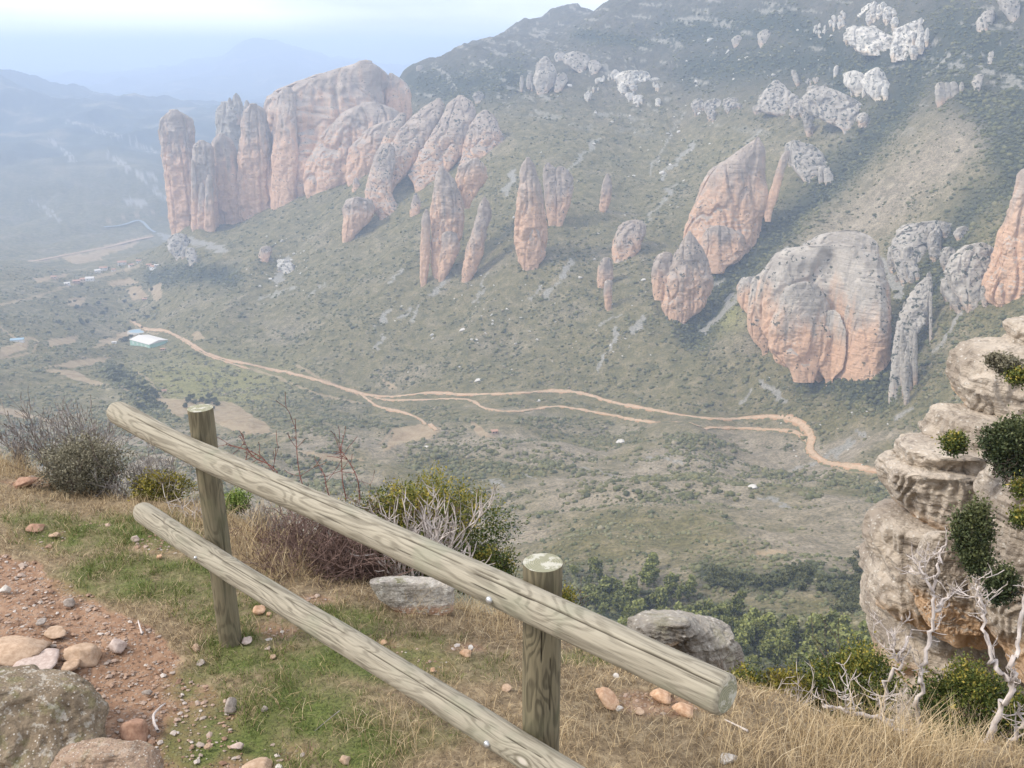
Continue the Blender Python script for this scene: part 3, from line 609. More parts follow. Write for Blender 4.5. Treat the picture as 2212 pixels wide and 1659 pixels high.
rock('rock_outcrop', 'grey three-humped block rock in dark scrub at the upper right', 'rock outcrop',
     [[(177,2026,2040),(190,2020,2042),(222,2022,2044)], [(178,2040,2052),(195,2038,2056),(218,2040,2056)], [(176,2052,2066),(190,2050,2071),(214,2050,2070)]], base=(2045,220), mat='g', lean=.2, thick=.7)
rock('rock_pillar', 'small pointed rock tooth beside the three-humped block rock', 'rock pillar',[[(176,2076,2080),(188,2072,2084),(198,2073,2083)]], mat='g', lean=.2)
rock('boulder_rock', 'grey half-dome boulder alone on the upper slope left of the white cliff', 'rock',[[(64,1645,1662),(74,1636,1670),(94,1638,1668)]], mat='g', lean=.4)
rock('boulder_rock', 'flat grey boulder left of the half-dome boulder', 'rock',[[(76,1588,1600),(86,1580,1607),(98,1584,1604)]], mat='g', lean=.4)
rock('rock_pillar', 'little pale rock pinnacle above the long pitted ridge', 'rock pillar',[[(141,1804,1812),(152,1800,1811),(166,1801,1809)]], mat='w', lean=.2)
rock('rock_outcrop', 'small eroded rock with dark hollows on the ridge behind the double-ridged rock', 'rock outcrop',[[(197,1026,1040),(208,1020,1046),(222,1026,1044)]], mat='g', lean=.3, rough=1.4)
rock('rock_outcrop', 'dark square nub breaking the skyline right of the great massif', 'rock outcrop',[[(141,900,912),(150,898,918),(168,897,924)]], r=2120, mat='g', lean=.1)
rock('rock_outcrop', 'dark rounded knoll rock breaking the skyline below the high ridge', 'rock outcrop',[[(102,996,1016),(110,992,1024),(122,992,1036)]], mat='g', lean=.2, r=2350)
rock('rock_outcrop', 'grey slab rock in the top right corner of the mountain', 'rock outcrop',[[(-20,2155,2196),(10,2160,2204),(36,2176,2202),(48,2184,2196)]], mat='g', lean=.4)
rock('rock_outcrop', 'pale grey crag above the top right trees', 'rock outcrop',[[(22,2130,2150),(45,2110,2148),(65,2112,2135)]], craggy=5, mat='g', lean=.6)
rock('rock_outcrop', 'thin slanting pale rib of rock in the upper right trees', 'rock outcrop',[[(110,2138,2148),(125,2134,2146),(140,2134,2141)], [(160,2108,2126),(178,2100,2122),(198,2106,2116)]], mat='g', lean=.6)
rock('rock_outcrop', 'low orange rock bluff at the foot of the slope by the village', 'rock outcrop',[[(532,564,586),(545,558,588),(566,556,580)]], mat='m', lean=.4)
rock('rock_outcrop', 'white crumbling rock patch right of the low orange bluff', 'rock outcrop',[[(560,600,622),(575,596,634),(590,612,636)]], craggy=8, mat='w', lean=.8, thick=.6, rough=1.5)
rock('rock_outcrop', 'pale weathered bluff below the lone rounded pillar', 'rock outcrop',[[(505,372,400),(520,360,410),(545,366,412),(560,380,400)], [(535,400,420),(555,402,425),(575,410,425)]], craggy=6, mat='g', lean=.8, thick=.5, rough=1.4)
# ================================================================== THE KNOLL UNDERFOOT
_ex = np.array([-30,-12,-8,-5,-3.27,-2.2,-1.3,-.55,.48,.9,1.85,3,5,12,30.]); _ey = np.array([9,8.4,7.6,6.7,5.88,5.41,5.0,4.3,3.85,3.5,3.15,3.0,3.2,4,5.])
def kz(x, y):
    x = np.asarray(x, float); y = np.asarray(y, float)
    d = y-np.interp(x, _ex, _ey)-.18*gn2(x*1.3, y*1.3, 51)-.06*gn2(x*5, y*5, 52)
    sp = np.logaddexp(0, d*5)/5
    z = -2.42-sp*.95+.030*gn2(x*.9, y*.9, 53)+.022*gn2(x*2.7, y*2.7, 54)+.010*gn2(x*8, y*8, 55)
    z = z+.05*sst(-x, 2.2, 4.5)-.10*sst(x, .9, 2.2)
    return z
def ghit(u, v):
    """point of the knoll under a photo pixel"""
    x, y, z = ray(u, v); s = -2.42/z
    for _ in range(12):
        s = s+.7*(float(kz(x*s, y*s))/z-s)
    return np.array((x*s, y*s, float(kz(x*s, y*s))))
gx = np.r_[np.linspace(-14, -6.0, 60)[:-1], np.arange(-6.0, 3.2, .0185), np.linspace(3.2, 14, 70)]
gy = np.r_[np.linspace(-10, 1.4, 40)[:-1], np.arange(1.4, 6.9, .018), np.linspace(6.9, 14, 60)]
GX, GY = np.meshgrid(gx, gy, indexing='ij'); GZ = kz(GX, GY)
gu, gv = proj(GX, np.maximum(GY, .5), GZ)
PATHP = [(-400,1215),(0,1200),(90,1225),(170,1275),(260,1315),(330,1345),(385,1400),(440,1480),(500,1540),(545,1600),(530,1670),(500,1800),(-400,1900)]
def path_mask(u, v, x, y):
    ju = u+gn2(x*3, y*3, 61)*30+gn2(x*9, y*9, 62)*18; jv = v+gn2(x*3, y*3, 63)*18+gn2(x*9, y*9, 64)*10
    m = inpoly(ju, jv, PATHP)*1.
    for (cu, cv, ru, rv) in ((560,1620,110,40),(600,1370,80,22),(900,1440,90,30),(1010,1405,50,15),(1420,1520,120,30),(330,1175,90,20),(90,1160,70,22),(190,1135,60,10),(860,1395,60,14),(680,1290,60,14),(60,1040,60,14)):
        m = np.maximum(m, .75*sst(-np.hypot((ju-cu)/ru, (jv-cv)/rv), -1.15, -.6))
    g2 = np.hypot((ju-455)/90, (jv-1440)/35); m = m*(1-.8*sst(-g2, -1.1, -.6))
    return m
def green_mask(u, v, x, y):
    ju = u+gn2(x*2.5, y*2.5, 71)*45; jv = v+gn2(x*2.5, y*2.5, 72)*22
    m = np.zeros(np.shape(u))
    for (cu, cv, ru, rv, s) in ((760,1420,220,60,.8),(560,1400,150,60,.7),(620,1560,230,100,.9),(230,1150,200,45,.8),(330,1250,200,60,.9),(480,1300,130,60,.8),(700,1350,170,45,.9),(560,1480,200,80,1),(700,1600,190,90,.9),(430,1590,80,90,.9),(900,1380,120,25,.4),(1000,1450,150,30,.35),(850,1580,150,60,.45),(1300,1430,90,18,.4),(520,1390,100,30,.8),(1480,1480,60,12,.4),(100,1120,90,30,.6)):
        m = np.maximum(m, s*sst(-np.hypot((ju-cu)/ru, (jv-cv)/rv), -1.25, -.5))
    return np.clip(m*1.25, 0, 1)*np.clip(.85+.6*gn2(x*6, y*6, 73), 0, 1)
pm = path_mask(gu, gv, GX, GY); gm = green_mask(gu, gv, GX, GY)
GZ = GZ+pm*.008*gn2(GX*22, GY*22, 65)-pm*.012
k = NT('knoll_soil'); P = k.pos(); s_ = k.n('SeparateXYZ', None, Vector=k.attr('zone', 'Vector')).outputs
a = k.noise(P, 3., 6, .65); b = k.noise(P, 22., 5, .7); c3 = k.noise(P, 90., 3, .7)
dirt = k.ramp(b, (.3, (.16, .090, .055)), (.5, (.27, .165, .105)), (.7, (.36, .245, .17)))
vc = k.n('TexVoronoi', {'feature': 'F1'}, Vector=P, Scale=55.); 
peb = k.step(vc.outputs['Distance'], .42, .30)
pc = k.mix(k.n('SeparateColor', None, Color=vc.outputs['Color']).outputs[0], (.22, .17, .14), (.42, .33, .27))
dirt = k.mix(k.math('MULTIPLY', peb, .65), dirt, pc)
thatch = k.ramp(b, (.28, (.085, .06, .038)), (.5, (.20, .15, .092)), (.72, (.36, .285, .18)))
grn = k.ramp(c3, (.3, (.040, .055, .015)), (.6, (.13, .155, .044)))
c = k.mix(s_[0], thatch, dirt); c = k.mix(k.math('MULTIPLY', s_[1], k.step(a, .3, .55)), c, grn)
k.col(c); k.bump(k.math('ADD', k.math('MULTIPLY', peb, .6), b), .8, .012); M_KNOLL = k.m
tag(mk('ground', np.stack([GX, GY, GZ], -1).reshape(-1, 3), grid_faces(len(gx), len(gy))[:, ::-1], M_KNOLL,
       attrs={'zone': np.stack([pm, gm, pm*0], -1).reshape(-1, 3)}), kind='structure')
# ================================================================== LOG FENCE
def wood(name, light, dark, freq, green):
    k = NT(name); W = k.attr('wc', 'Vector'); s_ = k.n('SeparateXYZ', None, Vector=W).outputs
    lo = k.n('CombineXYZ', None, X=k.math('MULTIPLY', s_[0], .9), Y=k.math('MULTIPLY', s_[1], .9), Z=k.math('MULTIPLY', s_[2], .135)).outputs[0]
    wv = k.n('TexNoise', None, Vector=lo, Scale=7.5, Detail=3, Roughness=.5, Distortion=.35); wob = wv.outputs['Fac']
    kn = k.vor(k.map(W, (6, 6, 3.1)), 1., 'Distance')
    ring = k.math('ADD', k.math('MULTIPLY', wob, 1.), k.math('MULTIPLY', k.step(kn, .35, .0), -.16))
    rx = k.math('SINE', k.math('MULTIPLY', ring, freq))
    fib = k.noise(k.map(W, (150, 150, 6.)), 1., 4, .7)
    lw = k.step(k.math('ADD', rx, k.math('MULTIPLY', k.math('SUBTRACT', fib, .5), 1.4)), -.2, .95)
    zm = k.step(k.noise(k.map(W, (5, 5, 2.2)), 1., 3, .5), .34, .60)
    c = k.mix(k.math('MULTIPLY', lw, k.math('MULTIPLY_ADD', zm, .28)), light, dark)
    c = k.mix(k.math('MULTIPLY', k.step(fib, .46, .66), .5), c, tuple(1.3*x for x in light))
    c = k.mix(k.math('MULTIPLY', k.step(fib, .46, .30), .65), c, tuple(.6*x for x in dark))
    c = k.mix(k.math('MULTIPLY', k.step(k.noise(W, 4., 4, .6), .5, .68), .40), c, green)
    knot = k.step(kn, .075, .03); c = k.mix(k.math('MULTIPLY', knot, .7), c, (.55, .50, .44))
    rim = k.math('MULTIPLY', k.step(kn, .13, .09), k.step(kn, .06, .085)); c = k.mix(k.math('MULTIPLY', rim, .5), c, (.10, .085, .06))
    c = k.mix(k.attr('crack'), c, (.045, .036, .025))
    c = k.mix(k.math('MULTIPLY', k.step(fib, .36, .28), .45), c, (.09, .08, .055))
    k.col(c); k.bump(k.math('ADD', k.math('MULTIPLY', rx, .3), fib), .35, .003); k.b.inputs['Roughness'].default_value = .75
    return k.m
M_RAIL = wood('weathered_rail_wood', (.30, .272, .213), (.150, .132, .098), 120., (.20, .215, .15))
M_POST = wood('weathered_post_wood', (.165, .142, .092), (.055, .048, .031), 110., (.095, .11, .055))
k = NT('sawn_end_grain'); W = k.attr('wc', 'Vector'); s_ = k.n('SeparateXYZ', None, Vector=W).outputs
rr = k.math('SQRT', k.math('ADD', k.math('MULTIPLY', s_[0], s_[0]), k.math('MULTIPLY', s_[1], s_[1])))
rg = k.math('SINE', k.math('MULTIPLY', k.math('ADD', rr, k.math('MULTIPLY', k.noise(W, 14., 3), .03)), 900.))
ang = k.noise(k.map(W, (30, 30, 30)), 1., 4, .7)
c = k.mix(k.math('MULTIPLY_ADD', rg, .5), (.30, .29, .20), (.20, .20, .14)); c = k.mix(k.math('MULTIPLY', k.step(ang, .48, .60), .6), c, (.58, .56, .50))
c = k.mix(k.attr('crack'), c, (.05, .04, .03)); k.col(c); M_END = k.m
k = NT('galvanised_bolt'); k.b.inputs['Metallic'].default_value = .85; k.b.inputs['Roughness'].default_value = .42; k.col((.55, .56, .57)); M_BOLT = k.m
def frame(d):
    d = d/np.linalg.norm(d); a = np.cross(d, (0, 0, 1.)) if abs(d[2]) < .9 else np.array((1., 0, 0)); a = a-d*a.dot(d); a /= np.linalg.norm(a)
    return d, a, np.cross(a, d)
def log_piece(name, axis, rad, mat, parent, seed, cracks, round0=.0, round1=.0, off=0.):
    """turned log along a bent axis; cracks: (angle, start, end, width) in radians and metres"""
    A = smooth_line(axis, 60); L = np.r_[0, np.cumsum(np.linalg.norm(np.diff(A, axis=0), axis=1))]
    n = int(L[-1]/.006); s = np.linspace(0, L[-1], n); C = np.stack([np.interp(s, L, A[:, i]) for i in range(3)], 1)
    d, a, b = frame(A[-1]-A[0]); nr = 112; th = np.linspace(0, 2*pi, nr, endpoint=False)
    R = rad*(1+.025*gn2(s*1.7+seed*9, 0*s, seed))
    if round0: q = np.clip(s/round0, 0, 1); R = R*(.55+.45*np.sqrt(1-(1-q)**2))
    if round1: q = np.clip((L[-1]-s)/round1, 0, 1); R = R*(.80+.20*np.sqrt(1-(1-q)**2))
    TH, S = np.meshgrid(th, s); RR = np.repeat(R[:, None], nr, 1)
    RR = RR+.0022*gn3(np.cos(TH)*1.3+seed*5, np.sin(TH)*1.3, S*3)+.0007*gn3(np.cos(TH)*6, np.sin(TH)*6+seed, S*9)
    ck = np.zeros_like(RR)
    for (phi, s0, s1, wd) in cracks:
        ph = phi+.16*gn2(S*1.2+seed, 0*S, 3)+.05*gn2(S*7+seed, 0*S, 5)+.06*(S-s0)
        dd = np.abs((TH-ph+pi) % (2*pi)-pi)*rad; ww = wd*sst(S, s0-.01, s0+.15)*sst(-S, -s1-.01, -s1+.15)*(.7+.5*gn2(S*9, 0*S, seed+8))
        ck = np.maximum(ck, sst(-dd, -np.maximum(ww, 1e-5)*1.25, -np.maximum(ww, 1e-5)*.4)*(ww > .0004))
    RR = RR-ck*.009
    ca, sa = np.cos(TH)*RR, np.sin(TH)*RR
    V = C[:, None, :]+ca[..., None]*a+sa[..., None]*b
    wc = np.stack([ca+off, sa+off*.7, S+off*3], -1)
    o = mk(name, V.reshape(-1, 3), grid_faces(n, nr, True), mat, parent, attrs={'wc': wc.reshape(-1, 3), 'crack': ck.ravel()})
    for e, i, sg, nm in ((0, 0, -1, round0), (1, n-1, 1, round1)):
        q = np.linspace(1, 0, 14)[:-1]; ring = V[i]; cen = C[i]+d*sg*.002
        EV = np.concatenate([cen+(ring-cen)*t for t in q]+[cen[None]]); m = len(EV)-1
        W2 = np.concatenate([np.stack([ca[i]*t, sa[i]*t, 0*th+e*3+off], -1) for t in q]+[np.array([[0, 0, e*3.+off]])])
        j = np.arange(nr); Fq = grid_faces(13, nr, True); Ft = np.c_[12*nr+j, 12*nr+(j+1) % nr, np.full(nr, m)]
        ckk = np.r_[np.concatenate([ck[i]*sst(t, .25, .8) for t in q]), 0]
        if sg < 0: Fq, Ft = Fq[:, ::-1], Ft[:, ::-1]
        mk('sawn_end', EV, [Fq, Ft], M_END, o, smooth=False, attrs={'wc': W2, 'crack': ckk})
    return o
FB = np.array((-1.21, 3.72, float(kz(-1.21, 3.72))))
fence = empty('log_fence', FB, 'two rail fence of weathered round grey-green logs along the edge of the grassy knoll', 'fence')
fence_objs = []
def fp(*a): return [np.array(p, float)-FB for p in a]
p1 = log_piece('post', fp((-1.205, 3.72, -2.75), (-1.222, 3.72, -2.0), (-1.238, 3.72, -1.345)), .0490, M_POST, fence, 1, [(2.2, .3, 1.3, .0012)], off=.3)
p2 = log_piece('post', fp((.083, 2.46, -2.8), (.085, 2.46, -2.1), (.086, 2.46, -1.345)), .0550, M_POST, fence, 2, [(-1.5+3.1, .2, 1.45, .0010), (1.1, .5, 1.3, .0008)], off=.7)
def on_line(s, z): return (-1.276+1.296*s, 3.65-1.26*s, z)
r1 = log_piece('rail', fp(on_line(-.360, -1.497), on_line(0, -1.496), on_line(.5, -1.452), on_line(1, -1.418), on_line(1.365, -1.398)), .0500, M_RAIL, fence, 3, [(1.05, .10, 2.45, .0021), (.95, 2.2, 3.2, .0032), (-.3, .4, 1.4, .0010), (.3, 1.5, 2.6, .0012), (1.7, .6, 1.9, .0009)], round0=.05, round1=.012)
r2 = log_piece('rail', fp(on_line(-.292, -1.935), on_line(.11, -1.938), on_line(.70, -1.915), on_line(1.05, -1.905), on_line(1.5, -1.89)), .0470, M_RAIL, fence, 4, [(1.2, .08, 1.6, .0019), (1.0, 1.5, 2.5, .0018), (.2, .5, 1.6, .0010)], round0=.06, off=1.3)
def bolt(parent, p, nrm, r=.011):
    d, a, b = frame(np.array(nrm, float)); th = np.linspace(0, 2*pi, 20, endpoint=False); V = []
    for q in np.linspace(0, pi/2*.98, 7): V.append(p+np.outer(np.cos(th), a)*r*cos(q)+np.outer(np.sin(th), b)*r*cos(q)+d*(.004+.008*sin(q)))
    V.append(p+np.outer(np.cos(th), a)*r+np.outer(np.sin(th), b)*r-d*.008); V = V[-1:]+V[:-1]
    return mk('bolt', np.concatenate(V)-0, [grid_faces(8, 20, True), np.array([[140+i for i in range(20)]])], M_BOLT, parent)
nc = np.array((-.52, -.53, .67)); nc2 = np.array((-.69, -.71, .1))
def railpt(s, z, rad, n): n = n/np.linalg.norm(n); return np.array(on_line(s, z))+n*rad-FB
bolt(r1, railpt(.965, -1.42, .0495, np.array((-.66, -.68, -.1))), (-.66, -.68, -.1)); bolt(r2, railpt(.955, -1.91, .0465, np.array((-.66, -.68, .0))), (-.66, -.68, 0))
bolt(r2, railpt(.03, -1.938, .0465, nc2), nc2, .007)
# ================================================================== NEAR ROCKS
def near_mat(name, grey, pale, ochre, ochre_amt, lichen, sc):
    k = NT(name); P = k.obj(); nz_ = k.n('SeparateXYZ', None, Vector=k.n('NewGeometry').outputs['Normal']).outputs[2]
    a = k.noise(P, .9*sc, 6, .62); b = k.noise(P, 6*sc, 6, .68); st = k.noise(k.map(P, (.5*sc, .5*sc, 7*sc), (.12, .18, 0)), 1., 6, .68, .5)
    c = k.mix(k.step(a, .35, .65), grey, pale); c = k.mix(k.math('MULTIPLY', k.step(b, .5, .36), .5), c, tuple(.45*x for x in grey))
    c = k.mix(k.math('MULTIPLY', k.step(st, .46, .36), .55), c, tuple(.40*x for x in grey))
    om = k.math('ADD', k.math('ADD', k.math('MULTIPLY', k.math('SUBTRACT', 1., k.attr('hf')), .8), k.math('MULTIPLY', k.noise(P, .55*sc, 4), .9)), ochre_amt-1.)
    om = k.math('MULTIPLY', k.step(om, .30, .55), k.step(nz_, .6, .1))
    c = k.mix(k.math('MULTIPLY', om, .85), c, k.mix(b, ochre, tuple(1.3*x for x in ochre)))
    vc = k.n('TexVoronoi', {'feature': 'F1'}, Vector=P, Scale=14*sc); rnd = k.n('SeparateColor', None, Color=vc.outputs['Color']).outputs[0]
    c = k.mix(k.math('MULTIPLY', k.math('MULTIPLY', k.step(vc.outputs['Distance'], .34, .22), k.step(rnd, .62, .7)), .75), c, (.62, .58, .52))
    if lichen:
        c = k.mix(k.math('MULTIPLY', k.step(k.noise(P, 4.5*sc, 5, .65), .54, .62), lichen), c, (.58, .55, .49))
        c = k.mix(k.math('MULTIPLY', k.math('MULTIPLY', k.step(k.noise(P, 1.7*sc, 5, .7), .50, .62), k.step(nz_, .1, .6)), lichen), c, (.17, .165, .065))
    k.col(c); k.bump(k.math('ADD', k.math('MULTIPLY', st, 1.2), k.math('ADD', b, k.math('MULTIPLY', vc.outputs['Distance'], -.25))), .85, .12/sc); return k.m
MR['c'] = near_mat('buff_cliff_stone', (.36, .305, .25), (.56, .485, .40), (.52, .34, .20), .30, .0, 1.)
MR['k'] = near_mat('lichen_stone', (.215, .165, .112), (.31, .25, .18), (.36, .22, .13), .30, .5, 6.)
MR['b'] = near_mat('brown_stone', (.30, .21, .15), (.42, .31, .23), (.40, .22, .13), .5, .25, 8.)
MR['l'] = near_mat('white_lichen_stone', (.34,.30,.25), (.58,.54,.48), (.40,.22,.13), .35, .9, 6.)
MR['n'] = near_mat('grey_boulder_stone', (.27, .24, .205), (.45, .41, .35), (.42, .28, .16), .25, .35, 2.)
rock('cliff', 'layered buff conglomerate cliff with bulging ledges and ochre foot, on the right edge', 'cliff',
     [[{'dy':.9},(706,2220,2420),(716,2200,2440),(728,2194,2440),(748,2200,2440),(775,2180,2440),(810,2200,2440)],
      [{'dy':.5},(766,2160,2420),(780,2128,2440),(800,2098,2450),(828,2085,2450),(868,2082,2450),(900,2091,2450),(925,2115,2440),(945,2150,2420)],
      [{'dy':.3},(918,2072,2350),(935,2050,2380),(958,2032,2400),(980,2016,2400),(1005,2018,2400),(1050,2050,2400),(1075,2080,2400)],
      [{'dy':.1},(990,1970,2150),(1003,1958,2250),(1025,1956,2300),(1050,1975,2300),(1078,2010,2300)],
      [{'dy':0},(1030,1935,2100),(1045,1917,2250),(1072,1914,2300),(1105,1923,2300),(1135,1938,2300),(1160,1975,2300),(1180,2010,2300)],
      [{'dy':-.1},(1160,1945,2150),(1172,1925,2250),(1195,1904,2350),(1240,1897,2380),(1262,1905,2380),(1285,1888,2380),(1315,1882,2380),(1335,1905,2380),(1365,1925,2380)],
      [{'dy':.25},(1330,1925,2400),(1375,1909,2440),(1430,1913,2440),(1520,1920,2440)],
      [{'dy':-1.6},(950,2225,2420),(975,2202,2430),(1020,2170,2440),(1070,2150,2440),(1110,2130,2440),(1150,2140,2440),(1185,2125,2440),(1240,2145,2440),(1300,2110,2440),(1360,2125,2440),(1430,2162,2440)],
      [{'dy':-.7},(1150,2018,2060),(1180,1997,2080),(1230,1980,2100),(1290,1970,2130),(1340,1982,2160)], [{'dy':.5},(1470,1947,2430),(1580,1932,2440),(1760,1922,2460)]],
     r=13.5, mat='c', thick=.75, lean=.10, rough=.9, flute=.18, dens=1.7, strat_k=1.0, block=1.15)
rock('boulder', 'big tilted grey boulder perched past the knoll edge behind the fence rail end', 'boulder',
     [[(1338,1460,1484),(1346,1432,1496),(1358,1398,1506),(1374,1362,1540),(1392,1356,1575),(1412,1366,1590),(1450,1380,1592),(1500,1390,1592)], [{'dy':.1},(1392,1555,1585),(1402,1540,1602),(1425,1540,1606),(1490,1545,1608)], [{'dy':-.12},(1350,1440,1490),(1362,1385,1500),(1376,1356,1512),(1390,1362,1480)]],
     r=5.3, mat='n', thick=.7, lean=.35, rough=1.1, flute=.3, dens=1.8, strat_k=2.6)
rock('boulder', 'low white-lichened stone slab with a broken right end in front of the green bush', 'boulder',
     [[(1258,798,900),(1264,796,950),(1270,797,980),(1280,803,986),(1300,815,985),(1325,850,982)]], r=4.02, mat='l', thick=.30, lean=.1, rough=.8, flute=.35, dens=2.2, strat_k=1.6)
rock('boulder', 'large lichen-covered boulder filling the bottom left corner', 'boulder',
     [[(1495,-120,60),(1510,-180,140),(1535,-220,190),(1570,-250,215),(1620,-280,228),(1670,-290,232),(1750,-300,236)]], r=2.75, mat='k', thick=.45, lean=.9, rough=1.25, flute=.5, dens=1.5)
rock('boulder', 'brown rounded boulder cut off by the bottom edge beside the lichen-covered boulder', 'boulder',
     [[(1632,160,290),(1644,130,330),(1664,110,348),(1694,90,356),(1744,80,360)]], r=2.6, mat='b', thick=.45, lean=.7, rough=1.1, flute=.4, dens=1.6)
# ---- loose stones
SM = []
for i in range(7):
    n1, n2 = 22, 30; ph = np.linspace(0.001, pi-.001, n1); th = np.linspace(0, 2*pi, n2, endpoint=False)
    PH, TH = np.meshgrid(ph, th, indexing='ij'); x, y, z = np.sin(PH)*np.cos(TH), np.sin(PH)*np.sin(TH), np.cos(PH)
    rs = np.random.default_rng(40+i); N = rs.normal(size=(13, 3)); N /= np.linalg.norm(N, axis=1)[:, None]; dd = rs.uniform(.62, .98, 13); r = np.full(x.shape, 1.25)
    for nn_, q in zip(N, dd): r = np.minimum(r, q/np.maximum(x*nn_[0]+y*nn_[1]+z*nn_[2], .05))
    r = r*(1+.10*gn3(x*1.1+i*9, y*1.1, z*1.1)+.05*gn3(x*4+i*9, y*4, z*4)); SM.append((np.stack([x*r, y*r, z*r], -1).reshape(-1, 3), grid_faces(n1, n2, True)))
def stone_mat(name, a, b):
    k = NT(name); P = k.obj(); n = k.noise(P, 45., 6, .7); k.col(k.mix(k.step(n, .35, .65), a, b)); k.bump(n, .6, .006); return k.m
SMAT = {'p': stone_mat('pink_stone', (.40,.31,.27), (.55,.46,.41)), 'o': stone_mat('orange_stone', (.42,.25,.15), (.58,.40,.27)), 'g': stone_mat('grey_stone', (.24,.205,.18), (.37,.325,.29)),
        't': stone_mat('tan_stone', (.36,.25,.17), (.50,.37,.27)), 'w': stone_mat('white_stone', (.46,.43,.39), (.64,.60,.55)), 'r': stone_mat('red_brown_stone', (.27,.155,.105), (.38,.24,.17))}
def stone(u, v, w_, h_, mt, label, flat=.6, rot=0., group=None):
    p = ghit(u, v+h_*.35); d = p[1]*CP-p[2]*SP; sx = w_/F*d/2; sz = h_/F*d/2
    V, q = SM[random.randrange(7)]; V = V*np.array((sx, sx*random.uniform(.7, .95), min(sz, sx*1.3)*1.05))
    a = rot; V = np.c_[V[:, 0]*cos(a)-V[:, 2]*sin(a), V[:, 1], V[:, 0]*sin(a)+V[:, 2]*cos(a)]; V[:, 2] += -V[:, 2].min()-.55*sz
    o = mk('stone', V, q[:, ::-1], SMAT[mt]); o.location = p; return tag(o, label, 'stone', group)
for a in [(500,1521,28,40,'g','pale grey egg-shaped stone standing upright in the green grass'),(572,1531,14,14,'g','small bluish pebble right of the pale egg-shaped stone'),
 (534,1382,27,16,'p','rounded pink stone at the foot of the left fence post'),(560,1315,34,22,'o','angular tan stone under the lower rail right of the left post'),(581,1325,14,10,'o','little orange stone tucked behind the angular tan stone'),
 (297,1575,64,44,'r','squat red-brown stone beside a curved stick on the path'),(253,1393,38,28,'p','sharp-edged cream and brown stone on the gravel path'),(185,1412,78,34,'t','flat tan stone slab on the path right of the paving slabs'),
 (155,1437,48,24,'t','small wedge-shaped brown slab between the bigger path slabs'),(118,1364,50,18,'t','low flat tan stone half sunk in the gravel'),(35,1405,150,40,'t','broad flat tan paving slab at the left edge of the path'),
 (75,1436,125,36,'p','pale pinkish paving slab above the lichen boulder'),(120,1155,24,12,'t','flat brown stone lying in grass near the upper path'),(293,1163,18,12,'p','pinkish stone below the lower rail tip'),
 (425,1398,22,16,'t','brown stone in the grass left of the left post'),(433,1430,20,12,'g','grey stone among gravel where path meets grass'),(515,1610,28,18,'p','rounded pink stone on the bare patch near the bottom'),(450,1612,18,12,'t','small tan stone at the edge of the bottom bare patch'),
 (560,1655,66,20,'t','long pale stone cut by the bottom edge'),(601,1656,18,16,'w','small whitish stone at the bottom edge beside the long pale stone'),(345,1202,14,12,'o','tiny orange stone by the dark twigs in the upper grass'),
 (320,1495,22,14,'g','grey-mauve stone in the lower gravel'),(90,1342,24,14,'g','grey stone on the upper gravel of the path'),(152,1300,24,16,'g','grey-blue stone at the upper edge of the gravel'),(12,1272,24,18,'w','whitish stone at the left edge of the path'),
 (1310,1512,58,30,'o','long orange stone slab tilted in dry grass right of the right post'),(1338,1530,16,12,'w','small white stone at the foot of the tilted orange slab'),(1430,1502,46,22,'o','flat orange stone beneath the upper rail end'),(1478,1532,48,22,'o','pale orange block under the sawn rail end'),
 (1006,1410,26,12,'o','flat orange stone in the short dry grass between the posts'),(1016,1397,12,12,'w','tiny white stone behind the flat orange stone'),(827,1386,16,10,'o','small orange stone between the two rails'),(1093,1484,24,18,'t','tan stone low in the dry grass left of the right post'),
 (935,1446,12,8,'o','little orange stone above the lower rail in the dry grass'),(1572,1637,40,20,'w','white jagged stone in the straw at the bottom right'),(1330,1458,14,10,'w','tiny whitish stone under the upper rail'),(55,1041,56,18,'r','flat reddish stone on the far left grass edge'),
 (745,1640,24,20,'t','round brown stone at the bottom left of the lower rail'),(1380,1535,22,10,'t','small brown stone in the straw right of the tilted slab'),(78,1140,40,12,'r','flat red-brown stone in the grass at the left'),(590,1418,16,12,'t','tan stone in the green grass under the lower rail'),(580,1400,14,10,'p','small pinkish stone just above the tan stone in the grass')]:
    stone(*a, rot=random.uniform(-.2, .2)+(-.7 if a[0] == 1310 else 0))
# ---- gravel and pebbles
def scatter_knoll(n, x0, x1, y0, y1):
    x = RNG.uniform(x0, x1, n); y = RNG.uniform(y0, y1, n); z = kz(x, y); u, v = proj(x, y, z)
    ok = (u > -460) & (u < 2330) & (v < 1780) & (v > 900); return x[ok], y[ok], z[ok], u[ok], v[ok]
x, y, z, u, v = scatter_knoll(80000, -4.4, 2.4, 1.5, 6.2); m = path_mask(u, v, x, y); keep = RNG.random(len(x)) < m**1.5*.6+.004
x, y, z = x[keep], y[keep], z[keep]; n = len(x); s = RNG.lognormal(-5.35, .5, n); s = np.minimum(s, .02)
O8 = np.array([(1,0,0),(0,1,0),(-1,0,0),(0,-1,0),(0,0,1),(0,0,-1),(.6,.6,.5),(-.6,.6,.5),(-.6,-.6,.5),(.6,-.6,.5)], float)
OF = np.array([(4,6,7),(4,7,8),(4,8,9),(4,9,6),(6,0,1),(6,1,7),(7,1,2),(7,2,8),(8,2,3),(8,3,9),(9,3,0),(9,0,6),(0,5,1),(1,5,2),(2,5,3),(3,5,0)])
ra = RNG.uniform(0, 6.28, n); B = O8[None]*(1+RNG.uniform(-.28, .28, (n, 10, 1)))*np.stack([s*1.3, s, s*.7], 1)[:, None]
X = B[..., 0]*np.cos(ra)[:, None]-B[..., 1]*np.sin(ra)[:, None]; Yq = B[..., 0]*np.sin(ra)[:, None]+B[..., 1]*np.cos(ra)[:, None]
V = np.stack([X+x[:, None], Yq+y[:, None], B[..., 2]+z[:, None]+.2*s[:, None]-.01], -1)
